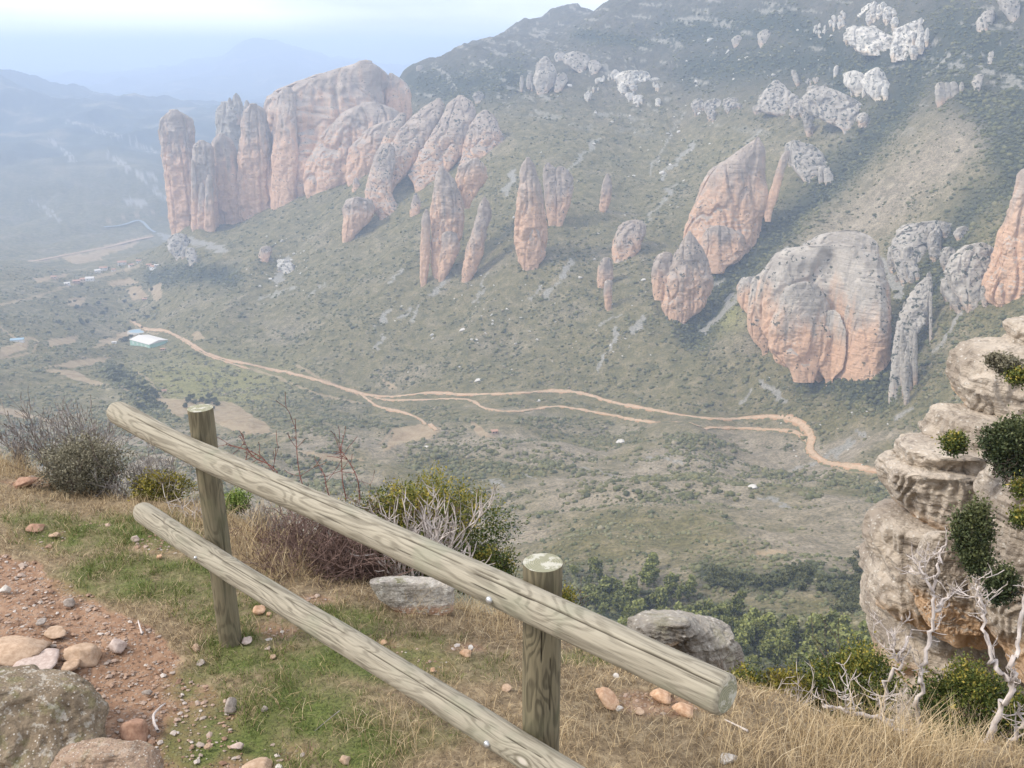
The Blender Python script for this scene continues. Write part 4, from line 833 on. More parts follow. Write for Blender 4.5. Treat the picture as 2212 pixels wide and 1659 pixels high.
k = NT('gravel_stone'); t = k.attr('tint'); k.col(k.ramp(t, (0., (.20,.12,.08)), (.35, (.34,.23,.165)), (.6, (.42,.32,.26)), (.8, (.31,.25,.21)), (1., (.52,.47,.43))))
tag(mk('gravel', V.reshape(-1, 3), (OF[None]+(np.arange(n)*10)[:, None, None]).reshape(-1, 3), k.m, smooth=False, attrs={'tint': np.repeat(RNG.random(n), 10)}), kind='stuff')
# ---- grass
def blades(name, x, y, z, h, wd, lean, tint, mat, segs=3):
    n = len(x); a = RNG.uniform(0, 6.28, n); b = RNG.uniform(0, 6.28, n); t = np.linspace(0, 1, segs)
    cx, cy = np.cos(a), np.sin(a); V = []
    for i, q in enumerate(t[:-1]):
        off = lean*h*q**2; px = x+np.cos(b)*off; py = y+np.sin(b)*off; pz = z+h*q*(1-.35*lean*q)-.004; w_ = wd*(1-q*.6)
        V += [np.stack([px-cx*w_, py-cy*w_, pz], 1), np.stack([px+cx*w_, py+cy*w_, pz], 1)]
    off = lean*h; V.append(np.stack([x+np.cos(b)*off, y+np.sin(b)*off, z+h*(1-.35*lean)], 1))
    V = np.stack(V, 1); m = V.shape[1]; base = (np.arange(n)*m)[:, None]
    Q = np.concatenate([base+np.array([2*i, 2*i+1, 2*i+3, 2*i+2]) for i in range(segs-2)]); T = base+np.array([m-3, m-2, m-1])
    return tag(mk(name, V.reshape(-1, 3), [Q, T], mat, attrs={'tint': np.repeat(tint, m)}), kind='stuff')
k = NT('straw_blade'); t = k.attr('tint'); k.col(k.ramp(t, (0., (.20,.135,.075)), (.4, (.40,.30,.175)), (.8, (.56,.44,.27)), (1., (.62,.52,.36)))); M_STRAW = k.m
k = NT('green_blade'); t = k.attr('tint'); k.col(k.ramp(t, (0., (.055,.088,.018)), (.5, (.13,.175,.042)), (.85, (.21,.235,.07)), (1., (.32,.27,.12)))); M_GREEN = k.m
x, y, z, u, v = scatter_knoll(520000, -5.6, 2.6, 1.45, 6.4); pmk = path_mask(u, v, x, y); gmk = green_mask(u, v, x, y)
cl = np.clip(.5+gn2(x*7, y*7, 81)+.6*gn2(x*18, y*18, 82), 0, 1.3)
kg = RNG.random(len(x)) < np.minimum(gmk*1.25, 1)*(1-pmk)*np.minimum(cl+.15, 1); hg = RNG.uniform(.016, .048, kg.sum())*(.6+.7*cl[kg])
blades('green_grass', x[kg], y[kg], z[kg], hg, RNG.uniform(.0010, .0018, kg.sum()), RNG.uniform(.2, 1.2, kg.sum()), np.clip(RNG.normal(.5, .25, kg.sum()), 0, 1), M_GREEN)
tallz = np.zeros(len(x))
for (cu, cv, ru, rv, s) in ((1900,1640,450,80,1.),(2100,1600,200,60,1),(1650,1600,160,50,.7),(420,1120,190,60,.55),(570,1170,90,60,.8),(620,1230,80,40,.7),(850,1600,110,60,.55),(1050,1340,160,40,.55),(900,1330,90,24,.7),(60,1010,140,25,.6),(250,1060,100,25,.6),(1250,1600,140,70,.35),(1500,1620,120,50,.6)):
    tallz = np.maximum(tallz, s*sst(-np.hypot((u-cu)/ru, (v-cv)/rv), -1.3, -.4))
kd = RNG.random(len(x)) < (1-pmk)*(1-.7*gmk)*(.20+.5*cl)*.8; nd = kd.sum()
blades('dry_grass', x[kd], y[kd], z[kd], RNG.uniform(.015, .055, nd)*(.7+.6*cl[kd])*(1+.9*tallz[kd]), RNG.uniform(.0009, .0016, nd), RNG.uniform(.4, 1.6, nd), np.clip(RNG.normal(.45, .25, nd), 0, 1), M_STRAW)
clt = np.clip(gn2(x*4, y*4, 84)*1.2+.55+.5*gn2(x*11, y*11, 85), 0, 1.2)
kt = RNG.random(len(x)) < tallz*clt*.30*(1-pmk); n_ = kt.sum()
blades('tall_straw', x[kt], y[kt], z[kt], RNG.uniform(.07, .25, n_)*(.40+.85*tallz[kt]), RNG.uniform(.0008, .0015, n_), RNG.uniform(.15, .9, n_), np.clip(RNG.normal(.62, .22, n_), 0, 1), M_STRAW, 5)
# ================================================================== PLANTS ON THE KNOLL AND THE NEAR CLIFF
def unit(v): return v/(np.linalg.norm(v)+1e-9)
def grow(p, d, L, r, depth, rng, out, spread=.6, up=.15, kids=(2, 3), shrink=.68, wob=.25, nseg=4, side=True):
    pts_ = [np.array(p, float)]; rad = [r]; d = unit(np.array(d, float))
    for i in range(nseg):
        d = unit(d+rng.normal(0, wob, 3)*.5+np.array((0, 0, up))*.5); pts_.append(pts_[-1]+d*L/nseg); rad.append(r*(1-.55*(i+1)/nseg))
    out.append((np.array(pts_), np.array(rad), depth))
    if depth <= 0: return
    for _ in range(rng.integers(kids[0], kids[1]+1)):
        i = rng.integers(max(1, nseg//2 if not side else 1), nseg+1)
        nd = unit(d+rng.normal(0, spread, 3)); grow(pts_[i], nd, L*shrink*rng.uniform(.75, 1.2), rad[i]*.72, depth-1, rng, out, spread, up, kids, shrink, wob, max(3, nseg-1), side)
def tubes(branches, sides=5, rmin=.0012):
    V, Q, T, n = [], [], [], 0
    for P_, R_, _ in branches:
        d, a, b = frame(P_[-1]-P_[0]); th = np.linspace(0, 2*pi, sides, endpoint=False); R_ = np.maximum(R_, rmin)
        ring = P_[:, None, :]+(np.cos(th)[None, :, None]*a+np.sin(th)[None, :, None]*b)*R_[:, None, None]
        m = len(P_); V.append(ring.reshape(-1, 3)); V.append(P_[-1:]+d*R_[-1]); Q.append(grid_faces(m, sides, True)[:, ::-1]+n)
        j = np.arange(sides); T.append(np.c_[(m-1)*sides+j, (m-1)*sides+(j+1) % sides, np.full(sides, m*sides)]+n); n += m*sides+1
    return np.vstack(V), [np.vstack(Q), np.vstack(T)]
def bark(name, a, b, sc=1.):
    k = NT(name); P = k.obj(); n = k.noise(k.map(P, (40*sc, 40*sc, 9*sc)), 1., 5, .7); m = k.noise(P, 5*sc, 4)
    k.col(k.mix(k.step(n, .35, .65), a, k.mix(k.step(m, .4, .6), b, tuple(.75*x for x in b)))); k.bump(n, .7, .004); return k.m
BK = {'white': bark('bleached_dead_wood', (.44, .385, .355), (.66, .60, .565)), 'grey': bark('grey_twig', (.22, .195, .18), (.38, .345, .32)), 'dark': bark('dark_twig', (.10, .075, .06), (.20, .155, .13)), 'red': bark('red_bramble_stem', (.13, .05, .04), (.27, .12, .10)), 'rust': bark('red_brown_twig', (.14, .09, .075), (.30, .205, .175))}
def leafmat(name, *st):
    k = NT(name); k.col(k.ramp(k.attr('tint'), *st)); k.b.inputs['Roughness'].default_value = .6
    k.b.inputs['Subsurface Weight'].default_value = 0.; return k.m
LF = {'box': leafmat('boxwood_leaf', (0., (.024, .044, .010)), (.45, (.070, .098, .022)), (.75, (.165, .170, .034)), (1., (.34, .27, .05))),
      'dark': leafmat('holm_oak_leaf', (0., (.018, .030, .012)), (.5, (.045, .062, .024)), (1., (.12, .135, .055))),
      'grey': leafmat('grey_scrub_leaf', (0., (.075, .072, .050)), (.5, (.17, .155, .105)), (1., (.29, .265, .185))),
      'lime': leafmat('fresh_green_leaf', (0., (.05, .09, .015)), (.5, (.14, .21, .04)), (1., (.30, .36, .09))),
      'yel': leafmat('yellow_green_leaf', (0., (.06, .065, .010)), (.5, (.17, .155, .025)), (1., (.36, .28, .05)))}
def foliage(parent, mat, c, rad, n, leaf, rng, shell=.55, up=.5, shoots=14, base_t=.0, jag=.45):
    """leaves set along many short shoots filling a lumpy crown"""
    ns = max(6, n//shoots); d = rng.normal(size=(ns, 3)); d /= np.linalg.norm(d, axis=1)[:, None]
    lump = 1+jag*gn3(d[:, 0]*1.7+c[0]*3, d[:, 1]*1.7+c[1]*3, d[:, 2]*1.7+c[2])+.3*gn3(d[:, 0]*4.1, d[:, 1]*4.1+c[0], d[:, 2]*4.1)
    rr = (shell+(1-shell)*rng.random(ns)**.6)*lump; p0 = c+d*rr[:, None]*rad*.86
    sd_ = d*rad/np.max(rad)+np.array((0, 0, up))+rng.normal(0, .35, (ns, 3)); sd_ /= np.linalg.norm(sd_, axis=1)[:, None]
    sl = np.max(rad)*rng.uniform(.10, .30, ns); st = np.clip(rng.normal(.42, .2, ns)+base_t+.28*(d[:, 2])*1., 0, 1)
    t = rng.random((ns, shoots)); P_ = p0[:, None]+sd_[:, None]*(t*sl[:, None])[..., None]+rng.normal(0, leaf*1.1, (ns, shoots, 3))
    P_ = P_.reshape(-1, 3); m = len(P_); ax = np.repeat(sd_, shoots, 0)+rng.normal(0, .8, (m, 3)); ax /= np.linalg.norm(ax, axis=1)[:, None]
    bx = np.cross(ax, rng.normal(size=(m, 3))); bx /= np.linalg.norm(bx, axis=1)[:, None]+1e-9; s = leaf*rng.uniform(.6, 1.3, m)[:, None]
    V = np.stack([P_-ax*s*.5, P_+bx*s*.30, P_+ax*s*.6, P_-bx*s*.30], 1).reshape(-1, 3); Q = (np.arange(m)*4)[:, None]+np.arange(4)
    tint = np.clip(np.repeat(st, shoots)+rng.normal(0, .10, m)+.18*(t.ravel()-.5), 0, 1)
    return mk('foliage', V, Q, mat, parent, smooth=False, attrs={'tint': np.repeat(tint, 4)})
def twigs(parent, name, mat, bases, n, L, r, depth, rng, sides=4, **kw):
    out = []
    for i in range(n):
        b = bases[i % len(bases)]; d = np.array((rng.normal(0, kw.get('fan', .5)), rng.normal(0, kw.get('fan', .5)), 1.)); o = {q: w_ for q, w_ in kw.items() if q != 'fan'}
        grow(b+np.array((rng.normal(0, .02), rng.normal(0, .02), 0)), d, L*rng.uniform(.7, 1.25), r*rng.uniform(.7, 1.2), depth, rng, out, **o)
    V, Fq = tubes(out, sides, kw.get('rmin', .0013)); return mk(name, V, Fq, mat, parent)
def place(u, v0, v1, w_, Y):
    """foot, half width and height of a plant whose foot is at photo row v1 and top at row v0, Y metres ahead"""
    p = at(u, v1, Y); q = at(u, v0, Y); d = Y*CP-p[2]*SP; return p, w_/F*d/2, q[2]-p[2]
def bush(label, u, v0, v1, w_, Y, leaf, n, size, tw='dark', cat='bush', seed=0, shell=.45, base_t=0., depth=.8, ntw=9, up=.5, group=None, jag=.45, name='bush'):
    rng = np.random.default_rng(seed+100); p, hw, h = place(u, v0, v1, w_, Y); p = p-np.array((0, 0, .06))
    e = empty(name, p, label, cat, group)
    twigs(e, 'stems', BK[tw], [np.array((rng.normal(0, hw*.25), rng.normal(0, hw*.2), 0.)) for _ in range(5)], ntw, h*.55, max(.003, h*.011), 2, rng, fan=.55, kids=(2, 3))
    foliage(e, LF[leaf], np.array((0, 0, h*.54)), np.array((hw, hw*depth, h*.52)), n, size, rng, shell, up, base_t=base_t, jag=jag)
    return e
def twig_bush(label, u, v0, v1, w_, Y, mat, n, r, seed, depth=3, cat='bush', name='twiggy_bush', fan=.6, kids=(2, 4), spread=.7, up=.1, rmin=.0014):
    rng = np.random.default_rng(seed+300); p, hw, h = place(u, v0, v1, w_, Y); p = p-np.array((0, 0, .05)); out = []
    for i in range(n):
        b = np.array((rng.normal(0, hw*.45), rng.normal(0, hw*.3), 0)); d = np.array((b[0]/hw*.7+rng.normal(0, fan), rng.normal(0, fan), 1.))
        grow(b, d, h*rng.uniform(.32, .55), r*rng.uniform(.6, 1.2), depth, rng, out, spread=spread, up=up, kids=kids, shrink=.7)
    V, Fq = tubes(out, 4, rmin); o = mk(name, V, Fq, BK[mat]); o.location = p; return tag(o, label, cat)
# left side
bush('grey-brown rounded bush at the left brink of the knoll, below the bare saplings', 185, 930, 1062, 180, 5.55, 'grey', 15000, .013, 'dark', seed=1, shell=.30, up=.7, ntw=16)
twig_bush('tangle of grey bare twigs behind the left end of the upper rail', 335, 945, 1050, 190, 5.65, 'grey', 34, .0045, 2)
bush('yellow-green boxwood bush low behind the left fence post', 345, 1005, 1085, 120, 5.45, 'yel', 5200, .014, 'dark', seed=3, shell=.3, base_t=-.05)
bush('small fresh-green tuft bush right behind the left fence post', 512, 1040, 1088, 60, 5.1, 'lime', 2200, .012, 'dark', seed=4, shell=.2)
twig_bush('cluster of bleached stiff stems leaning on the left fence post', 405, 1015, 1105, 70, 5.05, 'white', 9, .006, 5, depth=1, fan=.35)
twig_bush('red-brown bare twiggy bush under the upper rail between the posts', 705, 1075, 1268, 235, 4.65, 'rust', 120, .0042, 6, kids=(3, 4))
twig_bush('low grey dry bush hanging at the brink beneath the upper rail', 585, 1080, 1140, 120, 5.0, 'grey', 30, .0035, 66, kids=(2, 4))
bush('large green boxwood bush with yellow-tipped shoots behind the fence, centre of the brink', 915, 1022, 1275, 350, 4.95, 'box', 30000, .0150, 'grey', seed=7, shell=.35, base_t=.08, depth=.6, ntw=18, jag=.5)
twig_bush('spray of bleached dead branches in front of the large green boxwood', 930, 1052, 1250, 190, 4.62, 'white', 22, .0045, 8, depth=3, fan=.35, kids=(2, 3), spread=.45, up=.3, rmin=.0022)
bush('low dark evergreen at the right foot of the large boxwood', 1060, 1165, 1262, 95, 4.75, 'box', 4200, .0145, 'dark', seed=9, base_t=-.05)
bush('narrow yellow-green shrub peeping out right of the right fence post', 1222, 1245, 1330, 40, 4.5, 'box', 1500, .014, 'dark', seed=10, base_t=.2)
def bramble(label, pts_, Y, seed, r=.0035, n=7):
    rng = np.random.default_rng(seed); A = smooth_line([at(u, v, Y+dy) for u, v, dy in pts_], 8); A0 = A[0].copy(); A = A-A0; m = len(A)
    out = [(A, np.linspace(r, r*.45, m), 1)]
    for i in range(n):
        q = rng.integers(m//4, m-1); d = unit(A[min(q+1, m-1)]-A[q]); grow(A[q], unit(d+rng.normal(0, .8, 3)*np.array((1, .4, 1))), rng.uniform(.03, .16), r*.5, 1 if rng.random() < .6 else 0, rng, out, spread=.5, kids=(1, 3), up=.1)
    for i in range(0, m, 2): out.append((np.array([A[i], A[i]+rng.normal(0, 1, 3)*np.array((.008, .004, .008))]), np.array([r*.45, r*.1]), 0))
    V, Fq = tubes(out, 5, .0015); o = mk('bramble_stem', V, Fq, BK['red']); o.location = A0; return tag(o, label, 'bramble', 'bare bramble canes along the brink')
bramble('long red bramble cane arching left towards the left fence post', [(640,1085,0),(600,1030,0),(560,985,.05),(500,962,.1),(465,965,.1)], 5.0, 1)
bramble('forked red bramble cane rising beside the long arching cane', [(620,1060,0),(590,1010,.05),(545,985,.1),(520,935,.1)], 5.0, 2, n=9)
bramble('upright red bramble cane with tip bent right, second from the left group', [(668,1085,0),(650,1035,0),(642,985,.05),(638,905,.05)], 4.95, 3)
bramble('short red bramble cane near the middle of the upper rail', [(748,1078,0),(740,1040,0),(738,1000,.05),(735,965,.05)], 4.9, 4, n=4)
bramble('curved red bramble cane bending left at the edge of the large boxwood', [(778,1080,0),(772,1035,0),(755,1000,.05),(738,975,.1)], 4.9, 5, n=4)
bramble('thin red cane low over the middle of the upper rail', [(715,1085,0),(705,1050,0),(700,1025,.05),(690,1010,.1)], 4.92, 6, n=3)
# bare saplings on the far left
def sapling(label, u, v0, v1, Y, seed, lean=0., mat='grey', r=.012, depth=3, L=.45, n=1, fan=.25, kids=(3, 5), spread=.5, rmin=.0020, name='bare_tree', up=.35):
    rng = np.random.default_rng(seed+500); p, hw, h = place(u, v0, v1+40, 60, Y); out = []
    for i in range(n): grow(np.zeros(3)+rng.normal(0, .03, 3)*np.array((1, 1, 0)), (lean+rng.normal(0, fan), rng.normal(0, fan*.6), 1), h*L, r, depth, rng, out, spread=spread, kids=kids, up=up, shrink=.72, nseg=5)
    V, Fq = tubes(out, 6, rmin); V[:, 2] *= h/max(V[:, 2].max(), .1); o = mk(name, V, Fq, BK[mat]); o.location = p; return tag(o, label, 'tree')
sapling('bare dead sapling leaning left, leftmost by the edge of the picture', 62, 905, 985, 6.3, 1, -.5, depth=3)
sapling('tall bare grey sapling with many fine twigs, behind the leftmost dead sapling', 120, 838, 985, 6.4, 2, .05, n=3, r=.011)
sapling('straight bare sapling with forked top behind the grey-brown bush', 178, 845, 985, 6.3, 3, .05, n=2, r=.012)
sapling('thin bare sapling just left of the tip of the upper rail', 228, 865, 985, 6.2, 4, .1, r=.010, n=2)
sapling('low crooked bare branches spreading at the left picture edge', 20, 935, 1000, 6.2, 5, .9, r=.012, n=2)
# right side
bush('dark green boxwood just right of the sawn rail end', 1600, 1425, 1530, 100, 4.3, 'box', 4200, .0145, 'dark', seed=20, base_t=-.02)
bush('yellowish boxwood between dead stems near the rail end', 1690, 1430, 1535, 130, 4.25, 'yel', 5200, .0145, 'dark', seed=21, base_t=-.08)
bush('tall dark boxwood in front of the foot of the cliff', 1830, 1385, 1560, 190, 4.3, 'box', 15000, .0145, 'dark', seed=22, base_t=-.04, jag=.55)
bush('dense rounded green bush at the foot of the leaning dead tree', 2065, 1420, 1600, 190, 4.0, 'box', 16000, .014, 'dark', seed=23, base_t=-.10, shell=.5)
bush('dark bush in the bottom right corner behind the forked dead tree', 2190, 1480, 1610, 130, 3.9, 'box', 7000, .014, 'dark', seed=24, base_t=-.12)
twig_bush('small bleached dead shrub standing among the boxwoods', 1700, 1415, 1530, 70, 4.05, 'white', 8, .0055, 25, depth=2, fan=.25, kids=(2, 3), spread=.4)
twig_bush('small grey dead shrub right beside the sawn rail end', 1572, 1480, 1545, 50, 3.95, 'grey', 16, .003, 26, depth=2)
def dead_tree(label, limbs, Y, seed, twn=26):
    rng = np.random.default_rng(seed); out = []; p0 = None
    for pl, r0, r1 in limbs:
        A = np.array([at(u, v, Y+dy) for u, v, dy in pl]); p0 = A[0].copy() if p0 is None else p0
        A = smooth_line(A, 6)-p0; A[1:-1] += rng.normal(0, .009, A[1:-1].shape); m = len(A); R_ = np.linspace(r0, r1, m)*(1+.12*rng.normal(size=m)); out.append((A, R_, 3))
        for i in range(twn):
            q = rng.integers(m//5, m); d = unit(A[min(q+1, m-1)]-A[max(q-1, 0)]); grow(A[q], unit(d*.6+rng.normal(0, .7, 3)*np.array((1, .5, 1))), rng.lognormal(-2.75, .55), r1*.55*rng.uniform(.5, 1), 2 if rng.random() < .5 else 1, rng, out, spread=.5, kids=(1, 3), up=.4, shrink=.62, wob=.35)
    V, Fq = tubes(out, 7, .0017); o = mk('dead_tree', V, Fq, BK['white']); o.location = p0; return tag(o, label, 'tree')
dead_tree('bleached dead tree with two leaning trunks in front of the cliff', [([(1987,1600,0),(1985,1560,0),(1985,1480,0),(1992,1440,0),(2010,1380,.02),(2015,1300,.05),(2020,1240,.05),(2030,1200,.05),(2045,1165,.05)], .0135, .004),
   ([(1902,1600,0),(1905,1560,0),(1915,1480,.0),(1940,1430,.0),(1955,1395,.02),(1970,1360,.05)], .012, .004), ([(2015,1320,.05),(2040,1295,.1),(2075,1275,.12)], .009, .003), ([(2016,1280,.05),(2000,1240,.0),(1995,1205,0)], .008, .003), ([(1940,1430,0),(1925,1400,0),(1935,1370,0)], .007, .002)], 3.95, 1, 11)
dead_tree('forked bleached dead tree cut off by the right edge', [([(2135,1640,0),(2150,1560,0),(2185,1490,0),(2190,1440,0),(2205,1360,.05),(2222,1270,.05),(2240,1200,.05)], .0155, .006),
   ([(2180,1470,0),(2150,1440,.02),(2130,1370,.05),(2120,1300,.05),(2115,1250,.05)], .012, .004), ([(2160,1660,0),(2195,1580,.0),(2225,1510,0)], .012, .008), ([(2125,1330,.05),(2105,1290,.05)], .006, .002)], 3.6, 2, 9)
dead_tree('fallen bleached branch lying in the straw at the bottom right', [([(1985,1600,0),(1930,1570,0),(1860,1545,0),(1800,1530,.0),(1775,1515,0)], .014, .004), ([(1850,1543,0),(1825,1510,0),(1805,1490,0)], .005, .002), ([(1930,1570,0),(1905,1530,0),(1880,1500,.0)], .006, .002)], 3.55, 3, 5)
def stick(label, P_, r, mat='white', lift=.012):
    A = np.array([ghit(u, v)+np.array((0, 0, lift)) for u, v in P_]); A = smooth_line(A, 6); p0 = A[0].copy(); A = A-p0
    V, Fq = tubes([(A, np.linspace(r, r*.5, len(A)), 0)], 7, .001); o = mk('stick', V, Fq, BK[mat]); o.location = p0; return tag(o, label, 'stick')
stick('curved bleached stick beside the squat red-brown stone', [(342,1585),(334,1568),(333,1550),(345,1535),(358,1525)], .007)
stick('short pale crooked stick at the grass edge of the path', [(308,1375),(303,1360),(299,1345)], .005)
stick('thin bleached stick lying left of the white jagged stone', [(1615,1585),(1590,1572),(1565,1560)], .0048)
stick('thin dry stalk lying across the grass at the bottom centre', [(735,1540),(710,1560),(680,1585)], .002, 'grey')
# plants growing on the near cliff
def cliff_bush(label, u, v, w_, h_, Y, leaf, n, size, seed, base_t=0., cat='bush'):
    return bush(label, u, v-h_/2, v+h_/2, w_, Y, leaf, n, size, 'dark', cat, seed, shell=.35, base_t=base_t, depth=.7, ntw=8)
cliff_bush('large dark evergreen bush growing in the cleft of the cliff', 2180, 960, 128, 128, 12.1, 'dark', 13000, .040, 40)
cliff_bush('loose green bush hanging down the middle of the cliff', 2092, 1140, 74, 128, 11.9, 'dark', 7000, .042, 41, .25)
cliff_bush('lower bushy tail under the loose green bush on the cliff', 2108, 1200, 54, 62, 11.75, 'dark', 3500, .042, 48, .2)
cliff_bush('low brown-green cushion bush on the cliff ledge left of the evergreen', 2060, 950, 46, 34, 12.9, 'box', 2200, .04, 42)
cliff_bush('brownish cushion plant on the upper ledge of the cliff', 2172, 782, 46, 30, 13.3, 'grey', 2000, .04, 43)
cliff_bush('small green cushion plant below the topmost cliff block', 2200, 805, 40, 24, 13.1, 'box', 1500, .04, 44, .15)
cliff_bush('small dark tuft on the top left shoulder of the cliff', 2150, 770, 24, 18, 13.4, 'grey', 900, .04, 45)
cliff_bush('round green tuft on the near face of the cliff at the right edge', 2205, 1045, 34, 30, 11.3, 'box', 1200, .04, 46, .15)
cliff_bush('dark bush at the lower right of the cliff behind the forked dead tree', 2158, 1258, 60, 70, 11.2, 'dark', 4500, .042, 47, -.05)
cliff_bush('tiny green tuft on the near cliff face below the round tuft', 2205, 1110, 30, 36, 11.2, 'box', 1200, .04, 49, .1)
# ================================================================== THE VALLEY: scrub, trees, boulders, houses
# ---- scrub: countless shrubs over slope and valley floor
ICO_V = []; 
_t = (1+5**.5)/2
_iv = np.array([(-1,_t,0),(1,_t,0),(-1,-_t,0),(1,-_t,0),(0,-1,_t),(0,1,_t),(0,-1,-_t),(0,1,-_t),(_t,0,-1),(_t,0,1),(-_t,0,-1),(-_t,0,1)])/math.hypot(1, _t)
_if = np.array([(0,11,5),(0,5,1),(0,1,7),(0,7,10),(0,10,11),(1,5,9),(5,11,4),(11,10,2),(10,7,6),(7,1,8),(3,9,4),(3,4,2),(3,2,6),(3,6,8),(3,8,9),(4,9,5),(2,4,11),(6,2,10),(8,6,7),(9,8,1)])
def zone(G, az, lr):
    i = np.clip(np.searchsorted(AZ, az)-1, 0, len(AZ)-2); j = np.clip(np.searchsorted(LR, lr)-1, 0, len(LR)-2); return G[i, j]
def scrub(name, n, r0, r1, s0, s1, mat, seed, dens_pow):
    rng = np.random.default_rng(seed); az = rng.uniform(radians(-31), radians(33), n); lr = np.sqrt(rng.uniform(math.log(r0)**2, math.log(r1)**2, n)); r = np.exp(lr)
    x, y = r*np.sin(az), r*np.cos(az)
    pr = .24+.9*zone(dense, az, lr)+.42*np.clip(gn2(x/45, y/45, 91)+.9*gn2(x/13, y/13, 92), -.6, 1)-.16*zone(brown, az, lr)-.5*zone(np.exp(-((U2-1540)/60)**2-((V2-672)/38)**2), az, lr)  # last term thins the scrub so the painted sunlit patch shows
    pr *= (zone(soil, az, lr) < .3)*(zone(scree, az, lr) < .4)*(zone(clear, az, lr) < .5); kp = rng.random(n) < pr
    x, y, r, az, lr = x[kp], y[kp], r[kp], az[kp], lr[kp]; m = len(x); z = hz(x, y); dn = zone(dense, az, lr)
    s = np.minimum(rng.lognormal(-.30, .50, m), 1.9)*np.interp(r, [200, 400, 900, 1800], [s0*.75, s0, s1*.80, s1*.85])*(1+.35*dn)
    B = _iv[None]*(1+rng.uniform(-.32, .32, (m, 12, 1)))*np.stack([s*rng.uniform(.8, 1.3, m), s*rng.uniform(.8, 1.3, m), s*rng.uniform(.55, .95, m)], 1)[:, None]
    V = B+np.stack([x, y, z+.25*s], 1)[:, None]
    tint = np.clip(rng.normal(.46, .17, m)-.34*dn+.25*zone(lush_sunlit, az, lr)+.15*gn2(x/60, y/60, 93), 0, 1); tint = np.repeat(tint, 12)  # shrubs also lightened over the painted sunlit patch and the green valley ground
    return tag(mk(name, V.reshape(-1, 3), (_if[None]+(np.arange(m)*12)[:, None, None]).reshape(-1, 3), mat, smooth=True, attrs={'tint': tint}), kind='stuff')
M_SCRUB = leafmat('mountain_scrub', (0., (.048, .052, .017)), (.35, (.098, .099, .033)), (.65, (.160, .148, .060)), (.88, (.22, .19, .115)), (1., (.30, .25, .17)))
scrub('mountain_scrub', 300000, 500, 2100, 1.2, 1.6, M_SCRUB, 1, 1)
scrub('valley_scrub', 70000, 210, 760, .75, 1.25, leafmat('valley_scrub_leaf', (0., (.050, .058, .022)), (.35, (.115, .118, .048)), (.65, (.19, .18, .09)), (.85, (.27, .235, .15)), (1., (.36, .31, .22))), 2, 1)
# ---- pines and round trees in the near valley: three of each kind, then copies
def crown_cards(c, rad, n, leaf, rng, jag=.5):
    d = rng.normal(size=(n, 3)); d /= np.linalg.norm(d, axis=1)[:, None]; lump = 1+jag*gn3(d[:, 0]*1.6+c[2]*3, d[:, 1]*1.6+rad[0]*5, d[:, 2]*1.6)
    P_ = c+d*rad*((.45+.55*rng.random(n)**.5)*lump)[:, None]; ax = d+rng.normal(0, .8, (n, 3)); ax /= np.linalg.norm(ax, axis=1)[:, None]
    bx = np.cross(ax, rng.normal(size=(n, 3))); bx /= np.linalg.norm(bx, axis=1)[:, None]; s = leaf*rng.uniform(.6, 1.4, n)[:, None]
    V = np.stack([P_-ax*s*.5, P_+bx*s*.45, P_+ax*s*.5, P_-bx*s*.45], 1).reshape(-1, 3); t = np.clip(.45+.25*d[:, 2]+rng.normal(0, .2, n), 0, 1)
    return V, (np.arange(n)*4)[:, None]+np.arange(4), np.repeat(t, 4)
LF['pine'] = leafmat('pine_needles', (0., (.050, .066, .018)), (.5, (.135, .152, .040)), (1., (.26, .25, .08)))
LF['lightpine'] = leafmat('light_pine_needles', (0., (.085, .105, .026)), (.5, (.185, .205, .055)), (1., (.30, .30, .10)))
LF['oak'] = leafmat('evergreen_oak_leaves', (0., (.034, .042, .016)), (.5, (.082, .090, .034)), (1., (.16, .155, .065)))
def tree_proto(name, kind, seed):
    rng = np.random.default_rng(seed+900); e = bpy.data.objects.new(name, None); COL.objects.link(e); out = []
    H = 6.; grow((0, 0, -.6), (rng.normal(0, .05), rng.normal(0, .05), 1), H*(.8 if kind != 'oak' else .5), .15, 1, rng, out, spread=.7, kids=(4, 6), shrink=.35, wob=.12, nseg=6)
    V, Fq = tubes(out, 5, .02); mk('trunk', V, Fq, BK['dark'], e)
    Vs, Qs, Ts, n = [], [], [], 0
    cl = [((0, 0, H*.62), (1.5, 1.5, 2.3), 230)]+[((rng.normal(0, .9), rng.normal(0, .9), rng.uniform(.35, .95)*H), (.8, .8, .75), 60) for _ in range(7)] if kind != 'oak' else [((0, 0, 1.9), (2.1, 2.1, 1.7), 260)]+[((rng.normal(0, 1.3), rng.normal(0, 1.3), rng.uniform(1.2, 3.2)), (1., 1., .8), 60) for _ in range(6)]
    for c, r_, m in cl:
        v, q, t = crown_cards(np.array(c), np.array(r_), m, .62, rng); Vs.append(v); Qs.append(q+n); Ts.append(t); n += len(v)
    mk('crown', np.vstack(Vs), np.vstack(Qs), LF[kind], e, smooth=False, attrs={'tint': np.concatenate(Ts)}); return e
PROT = {k_: [tree_proto(nm, k_, i+10*len(k_)) for i in range(3)] for k_, nm in (('pine', 'pine_tree'), ('lightpine', 'pine_tree'), ('oak', 'oak_tree'))}
_used = set()
def put_tree(kind, u, v, s, label, group, rng):
    e0 = PROT[kind][rng.integers(3)]; p = hit(u, v)
    if e0.name not in _used: _used.add(e0.name); e = e0
    else:
        e = e0.copy(); COL.objects.link(e)
        for ch in e0.children: c = ch.copy(); COL.objects.link(c); c.parent = e
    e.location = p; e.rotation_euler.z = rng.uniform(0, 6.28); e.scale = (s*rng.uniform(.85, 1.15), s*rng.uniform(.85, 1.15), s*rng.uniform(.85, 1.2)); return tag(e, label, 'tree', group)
rng = np.random.default_rng(77)
